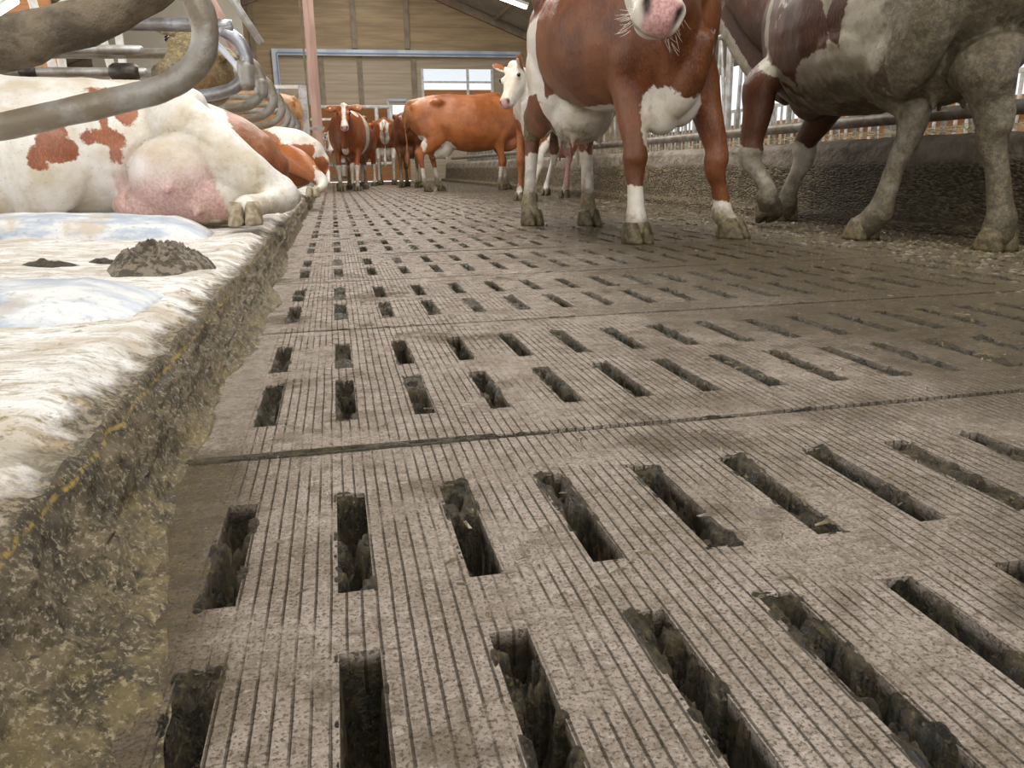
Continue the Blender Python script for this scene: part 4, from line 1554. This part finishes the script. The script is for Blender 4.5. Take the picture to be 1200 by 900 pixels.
# ---------------------------------------------------------------- red cow with white face looking at the camera
D = Cow((.36, 15.5), -98, .97)
D.esz = 1.45
D.trunk()
D.hind(-1, (-.66, -.16, 0))
D.hind(1, (-.60, .17, 0))
D.fore(-1, (.60, -.17, 0))
D.fore(1, (.66, .15, 0))
D.udder((-.42, 0, .66), (.2, .16, .15))
D.neck([(.60, 0, 1.12, .30, .20), (.82, .0, 1.14, .25, .17), (.98, .02, 1.24, .19, .13), (1.08, .03, 1.36, .14, .11)])
D.mb.tube([(.84, 0, .76, .12, .07), (.95, 0, .9, .13, .06), (1.05, .02, 1.1, .12, .05)], seg=12)
D.head((1.10, .05, 1.46), (1.36, .07, 1.08), roll_up=(1, 0, .8), ears=((.9, .1), (.9, .1)), tags=(-1, 1), size=1)


def pd(X, no):
    x, y, z = X.T
    v = np.full(len(X), .2)
    t, u, w_ = D.hcoords(X)
    hd_ = (t > -.4) & (t < 1.3) & (u > -.16)
    v = np.where(hd_, np.minimum(v, np.abs(w_) - (.035 + .07 * sst(.15, -.1, t) + .06 * sst(.6, .9, t))), v)
    v = np.where(hd_ & (np.abs(w_) > .1), .2, v)
    v = np.minimum(v, -blob(X, (.25, .33, 1.05), (.14, .2, .45)))
    v = np.minimum(v, -blob(X, (.55, .2, 1.42), (.15, .14, .12)))
    v = np.where(z < .50, np.minimum(v, z - .46), v)
    v = np.minimum(v, -blob(X, (.88, 0, .72), (.1, .06, .08)))
    return v


cowD = D.build('cow', 'red cow with a white blaze and yellow ear tags looking straight at the camera', M_cow, .019, pd, lambda X, no: .7 * sst(.45, .05, X[:, 2]) + .55 * sst(.1, -.6, X[:, 0]) * sst(.95, .6, X[:, 2]), smooth_it=4)

# ---------------------------------------------------------------- small background cows


def plain_cow(origin, heading, scale, label, mat, patch, dirt, headp=None, z0=0, legs=None, vox=.026, neck=None, tags=(), roll=(0, 0, 1), ears=((.9, -.1), (.9, -.1))):
    c = Cow(origin, heading, scale, z0)
    c.trunk()
    c.udder((-.42, 0, .70), (.2, .17, .16))
    l = legs or [(-.66, -.16, 0), (-.6, .17, 0), (.56, -.16, 0), (.62, .16, 0)]
    c.hind(-1, l[0])
    c.hind(1, l[1])
    c.fore(-1, l[2])
    c.fore(1, l[3])
    c.neck(neck or [(.66, 0, 1.15, .25, .15), (.95, 0, 1.2, .2, .12), (1.2, 0, 1.32, .15, .11)])
    hp = headp or ((1.25, 0, 1.44), (1.62, 0, 1.14))
    c.head(*hp, roll_up=roll, tags=tags, ears=ears)
    c.tail()
    return c.build('cow', label, mat, vox, lambda X, no: patch(X, c), dirt, smooth_it=4)


def allred(X, c):
    x, y, z = X.T
    v = np.full(len(X), .2)
    return np.where(z < .4, np.minimum(v, z - .34), v)


def rumpwhite(X, c):
    x, y, z = X.T
    v = np.full(len(X), .15)
    v = np.minimum(v, -blob(X, (-.85, 0, 1.1), (.1, .10, .5)))
    return np.where(z < .8, np.minimum(v, -.05), v)


plain_cow((1.28, 20.0), 86, 1.05, 'brown and white cow seen from behind between the facing cow and the dark rump', M_cow, rumpwhite, lambda X, no: .5 * sst(.9, .1, X[:, 2]))
plain_cow((1.62, 17.2), 80, 1.03, 'dark brown cow turned away, only its rump showing left of the orange-brown cow', M_cow_big, lambda X, c: allred(X, c), lambda X, no: .22 + .45 * sst(1.1, .3, X[:, 2]),
          legs=[(-.66, -.16, 0), (-.5, .17, 0), (.56, -.16, 0), (.62, .16, 0)])


def whiteface(X, c):
    x, y, z = X.T
    v = np.full(len(X), .2)
    t, u, w_ = c.hcoords(X)
    v = np.where((t > .1) & (t < 1.4), -.1, v)
    return np.where(z < .5, -.05, v)


plain_cow((.50, 18.3), 245, .98, 'cow behind the facing cow, only its lowered white face with pink nose showing', M_cow, whiteface, lambda X, no: .4 * sst(.5, .1, X[:, 2]),
          headp=((1.14, .02, 1.20), (1.36, .05, .72)), neck=[(.66, 0, 1.15, .25, .15), (.9, 0, 1.16, .2, .12), (1.12, 0, 1.14, .14, .11)], roll=(1, 0, .4))

# cream and tan cow half hidden behind the big red cow's hind leg
G = Cow((2.62, 9.62), -124, 1.0)
G.trunk()
G.udder((-.40, 0, .64), (.22, .18, .17), teat=.09)
WL = G.w2l
G.hind(-1, WL((2.78, 10.6, 0)))
G.hind(1, WL((2.80, 9.75, 0)))
G.fore(-1, WL((2.10, 9.2, 0)))
G.fore(1, WL((2.16, 8.85, 0)))
G.neck([(.60, 0, 1.12, .26, .16), (*WL((2.22, 9.12, 1.17)), .20, .13), (*WL((2.05, 8.94, 1.30)), .15, .11)])
G.mb.tube([(.80, 0, .76, .11, .05), (.90, .0, .9, .12, .04), (.96, .0, 1.06, .1, .04)], seg=12)
G.head(WL((1.98, 8.86, 1.42)), WL((1.80, 8.60, 1.03)), roll_up=(.7, -.3, .7), ears=((.45, 1.1), (.6, 1.0)))
G.tail()


def pg(X, no):
    x, y, z = X.T
    v = np.full(len(X), -.04) + .05 * fbm(x * 3, y * 3, z * 3, 2, 83)
    v = np.maximum(v, blob(X, (.62, -.1, .62), (.14, .3, .5)))
    t, u, w_ = G.hcoords(X)
    v = np.where((t < .12) & (t > -.3) & (np.abs(w_) > .10) & (u > -.2) & (u < .2), .1, v)
    v = np.maximum(v, blob(X, (-.5, .1, .6), (.3, .3, .28)))
    return v


G.build('cow', 'cream and tan cow turned left, half hidden behind the big red cow', M_cow_orange, .018, pg, lambda X, no: .5 * sst(.5, .05, X[:, 2]),
        pink=lambda X, no: .9 * (X[:, 2] < .60) * (np.abs(X[:, 0] + .40) < .22) * (np.abs(X[:, 1]) < .15), smooth_it=4)

# tan cow standing in the stalls
plain_cow((-1.26, 12.5), 178, .93, 'tan cow standing in the far stalls beside the grey gate post', M_cow_tan, lambda X, c: .1 + .12 * fbm(X[:, 0] * 3, X[:, 1] * 3, X[:, 2] * 3, 2, 84), lambda X, no: .35, z0=.13)


# ---------------------------------------------------------------- lying cows
def lying(origin, heading, scale, z0, low=False):
    c = Cow(origin, heading, scale, z0)
    T = [(-.90, .30, .15, .16), (-.82, .33, .24, .25), (-.66, .36, .31, .33), (-.42, .37, .335, .39), (-.10, .355, .34, .44), (.2, .36, .34, .43), (.48, .37, .34, .36), (.68, .38, .30, .27), (.82, .38, .22, .19)]
    if low:
        T[:4] = [(-.92, .25, .10, .14), (-.84, .27, .17, .24), (-.70, .30, .235, .32), (-.46, .335, .285, .38)]
    c.mb.tube([(x, 0, z, a, b) for x, z, a, b in T], ref=(0, 0, 1), seg=28, sub=4, sq=2.2)
    c.mb.tube([(-.4, 0, .60, .05), (-.3, 0, .64, .05), (.1, 0, .655, .04), (.55, 0, .68, .06)] if low else [(-.84, 0, .50, .05), (-.4, 0, .665, .05), (.1, 0, .655, .04), (.55, 0, .68, .06)], seg=10, sub=3)
    return c


# big white cow, heading to the left, legs and udder towards the camera (its left side)
H = lying((-1.20, 4.42), 178, 1.0, .135, low=True)
WL = H.w2l
H.mb.ell(WL((-.67, 4.22, .70)), (.11, .10, .08))                       # hip bone
H.mb.ell(WL((-1.45, 4.05, .42)), (.40, .20, .26))                      # belly bulge
H.mb.tube([(*WL((-.78, 4.28, .64)), .14, .14), (*WL((-.64, 4.02, .565)), .155, .13), (*WL((-.51, 3.92, .46)), .14, .12), (*WL((-.38, 3.88, .37)), .11, .095), (*WL((-.28, 3.88, .31)), .083, .072), (*WL((-.22, 3.88, .275)), .076, .068),
           (*WL((-.26, 3.80, .255)), .056, .056), (*WL((-.32, 3.72, .245)), .048, .05), (*WL((-.36, 3.65, .235)), .060, .060), (*WL((-.375, 3.60, .225)), .06, .06)], ref=(0, 0, 1), seg=18, sub=4)
H.mb.ell(WL((-.20, 3.92, .27)), (.055, .05, .05))
H.mb.ell(WL((-.69, 3.94, .36)), (.20, .17, .185), nu=26, nv=18)         # udder
H.mb.ell(WL((-.56, 3.93, .27)), (.20, .14, .12), nu=26, nv=18)
H.mb.ell(WL((-.78, 4.02, .24)), (.22, .16, .10))
for (tx, ty, tz, dx, dz) in ((-.705, 3.79, .335, 0, -.03), (-.60, 3.80, .235, 0, -.035)):
    H.mb.tube([(*WL((tx, ty + .03, tz)), .024), (*WL((tx + dx, ty - .02, tz + dz * .6)), .022), (*WL((tx + dx, ty - .035, tz + dz)), .014)], ref=(0, 0, 1), seg=10, sub=3)
# folded foreleg at the left edge
H.mb.tube([(*WL((-1.75, 4.2, .55)), .20, .15), (*WL((-1.62, 3.98, .42)), .17, .14), (*WL((-1.56, 3.86, .28)), .13, .12), (*WL((-1.72, 3.82, .2)), .08, .07), (*WL((-2.1, 3.85, .18)), .05, .05)], ref=(0, 0, 1), seg=16)
H.neck([(.62, 0, .45, .27, .18), (.95, 0, .6, .22, .14), (1.2, 0, .8, .16, .12)])
H.head((1.32, 0, .98), (1.72, 0, .72))
H.mb.tube([(*WL((-.33, 4.62, .52)), .03), (*WL((-.27, 4.66, .40)), .028), (*WL((-.26, 4.6, .26)), .022), (*WL((-.27, 4.45, .2)), .03), (*WL((-.28, 4.3, .19)), .02)], ref=(1, 0, 0), seg=10)
H.hs = 1.15
H.hooves.append((WL((-.375, 3.585, .165)), (math.radians(-92) - math.radians(178), 0)))
H.hooves.append((WL((-.53, 3.93, .165)), (math.radians(-120) - math.radians(178), 0)))


def ph(X, no):
    W_ = (X * H.s) @ H.R.T + H.o
    x, y, z = W_.T
    v = np.full(len(X), -.08)

    def pb_(cx, cz, rx, rz, sh=0):
        q = np.sqrt(((x - cx - sh * (z - cz)) / rx) ** 2 + ((z - cz) / rz) ** 2)
        return np.where(y < 4.75, (1 - q) * min(rx, rz), -.1)
    for a in ((-1.185, .565, .055, .10), (-1.165, .49, .075, .06), (-1.235, .455, .04, .055),
              (-1.045, .535, .04, .035), (-.985, .545, .06, .04), (-.985, .60, .02, .04), (-.935, .525, .04, .04), (-.945, .47, .025, .05),
              (-.98, .665, .07, .03), (-.895, .645, .045, .055), (-1.04, .655, .03, .012), (-.93, .75, .13, .022)):
        v = np.maximum(v, pb_(*a))
    # red rump
    e = (x + .50) - .35 * (.62 - z) * -1 - .03
    v = np.maximum(v, np.where((y > 4.02), (x + .46 + .55 * (z - .60)), -.1))
    v = np.where((y < 4.05), np.minimum(v, .03), v)
    return v


def foldH(X):
    W_ = (X * H.s) @ H.R.T + H.o
    x, y, z = W_.T
    r = 0
    for cx_, sl, a in ((-1.33, -.10, .014), (-1.375, .06, .012), (-1.29, -.02, .006)):
        r = r - a * np.exp(-((x - cx_ - sl * (z - .4)) / .011) ** 2) * sst(.70, .55, z) * (y < 4.3)
    # crease between flank and udder, and between udder and thigh
    q = np.sqrt(((x + .69) / .235) ** 2 + ((z - .34) / .225) ** 2)
    r = r - .012 * np.exp(-((q - 1) / .05) ** 2) * (z > .22) * (y < 4.1) * (x < -.5)
    return r


def dh(X, no):
    W_ = (X * H.s) @ H.R.T + H.o
    x, y, z = W_.T
    d = .22 * sst(.45, .2, z) * sst(-.55, -.35, x) + .26 * sst(-.75, -.5, x) * (y < 4.15)
    d = np.maximum(d, .75 * sst(.20, .15, z))
    d = np.maximum(d, .34 * np.clip(1 - np.abs(x + 1.1) / .3, 0, 1) * sst(.5, .25, z))
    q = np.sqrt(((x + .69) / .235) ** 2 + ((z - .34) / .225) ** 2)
    d = np.maximum(d, .5 * np.exp(-((q - 1) / .06) ** 2) * (z > .22) * (y < 4.1) * (x < -.5))  # darker ring following the crease around the udder
    d = np.maximum(d, .2 + .18 * sst(-1.0, -.6, x))
    return d


def pkh(X, no):
    W_ = (X * H.s) @ H.R.T + H.o
    x, y, z = W_.T
    return np.where((np.abs(x + .68) < .30) & (y < 4.06) & (x < -.50 + .3 * (.3 - z)), np.clip(.25 + .75 * sst(.44, .30, z + .12 * (x + .72) * -1), 0, 1) * sst(.54, .46, z), 0) * .8


cowH = H.build('cow', 'big cream-white cow with red blotches lying in the stall, pink udder towards the camera', M_cow_pale, .0125, ph, dh, pink=pkh, disp=lambda X, no: foldH(X) + .004 * fbm(X[:, 0] * 8, X[:, 1] * 8, X[:, 2] * 8, 3, 73), smooth_it=5, hoofmat=M_hoof_pale)

# muddy cow lying beyond, head turned back to the camera
Mx = lying((-1.65, 5.58), 180, .90, .135)
WL = Mx.w2l
Mx.neck([(*WL((-2.25, 5.5, .60)), .22, .18), (*WL((-2.1, 5.3, .62)), .18, .15), (*WL((-1.5, 5.27, .64)), .17, .15), (*WL((-.96, 5.38, .78)), .17, .16), (*WL((-.76, 5.5, .96)), .17, .17)])
Mx.esz = 1.15
Mx.head(WL((-.75, 5.5, 1.19)), WL((-.93, 5.18, .94)), roll_up=(-.3, 1, 1.2), ears=((.9, .1), (.9, .1)))
Mx.mb.ell(WL((-.73, 5.58, .97)), (.19, .2, .22))
Mx.build('cow', 'mud-coloured cow behind the white cow, dark muzzled head turned towards the camera', M_cow_muddy, .018, lambda X, no: np.full(len(X), .1), lambda X, no: .45 + .3 * sst(.8, 1.1, X[:, 2]),
         dark=lambda X, no: .95 * sst(.62, .8, Mx.hcoords(X)[0]) * (np.abs(Mx.hcoords(X)[2]) < .14) * (Mx.hcoords(X)[0] < 1.4) * (np.abs(Mx.hcoords(X)[1]) < .25), smooth_it=5)

# brown and white cow lying further along
I2 = lying((-1.02, 9.1), 172, 1.0, .13)
WL = I2.w2l
I2.mb.tube([(*WL((-.55, 8.8, .55)), .15, .13), (*WL((-.32, 8.55, .45)), .13, .11), (*WL((-.18, 8.42, .33)), .08, .07), (*WL((-.10, 8.38, .26)), .06, .05), (*WL((-.14, 8.25, .2)), .04, .04), (*WL((-.2, 8.15, .18)), .05, .045)], ref=(0, 0, 1), seg=16)
I2.neck([(.62, 0, .45, .27, .18), (.95, 0, .6, .22, .14), (1.2, 0, .8, .16, .12)])
I2.head((1.32, 0, .98), (1.72, 0, .72))
I2.mb.tube([(*WL((-.12, 9.0, .5)), .035), (*WL((-.06, 8.95, .4)), .03), (*WL((-.05, 8.8, .25)), .025)], ref=(1, 0, 0), seg=10)
I2.hooves.append((WL((-.2, 8.1, .13)), (math.radians(-100) - math.radians(172), 0)))


def pi2(X, no):
    W_ = (X * I2.s) @ I2.R.T + I2.o
    x, y, z = W_.T
    v = np.full(len(X), -.06)
    v = np.maximum(v, np.where(y < 8.95, .1 - np.maximum(np.abs(x + .35) - .0, np.abs(z - .36) - .1) * .55, -.1))
    v = np.maximum(v, blob(W_, (-.12, 8.8, .42), (.09, .5, .10)))
    v = np.maximum(v, blob(W_, (-.75, 8.9, .6), (.3, .5, .2)))
    return np.where(z < .22, -.05, v)


I2.build('cow', 'brown and white cow lying at the kerb under the far pipe loops', M_cow_orange, .018, pi2, lambda X, no: .5 * sst(.2, .05, X[:, 2]), smooth_it=4, hoofmat=M_hoof_pale)
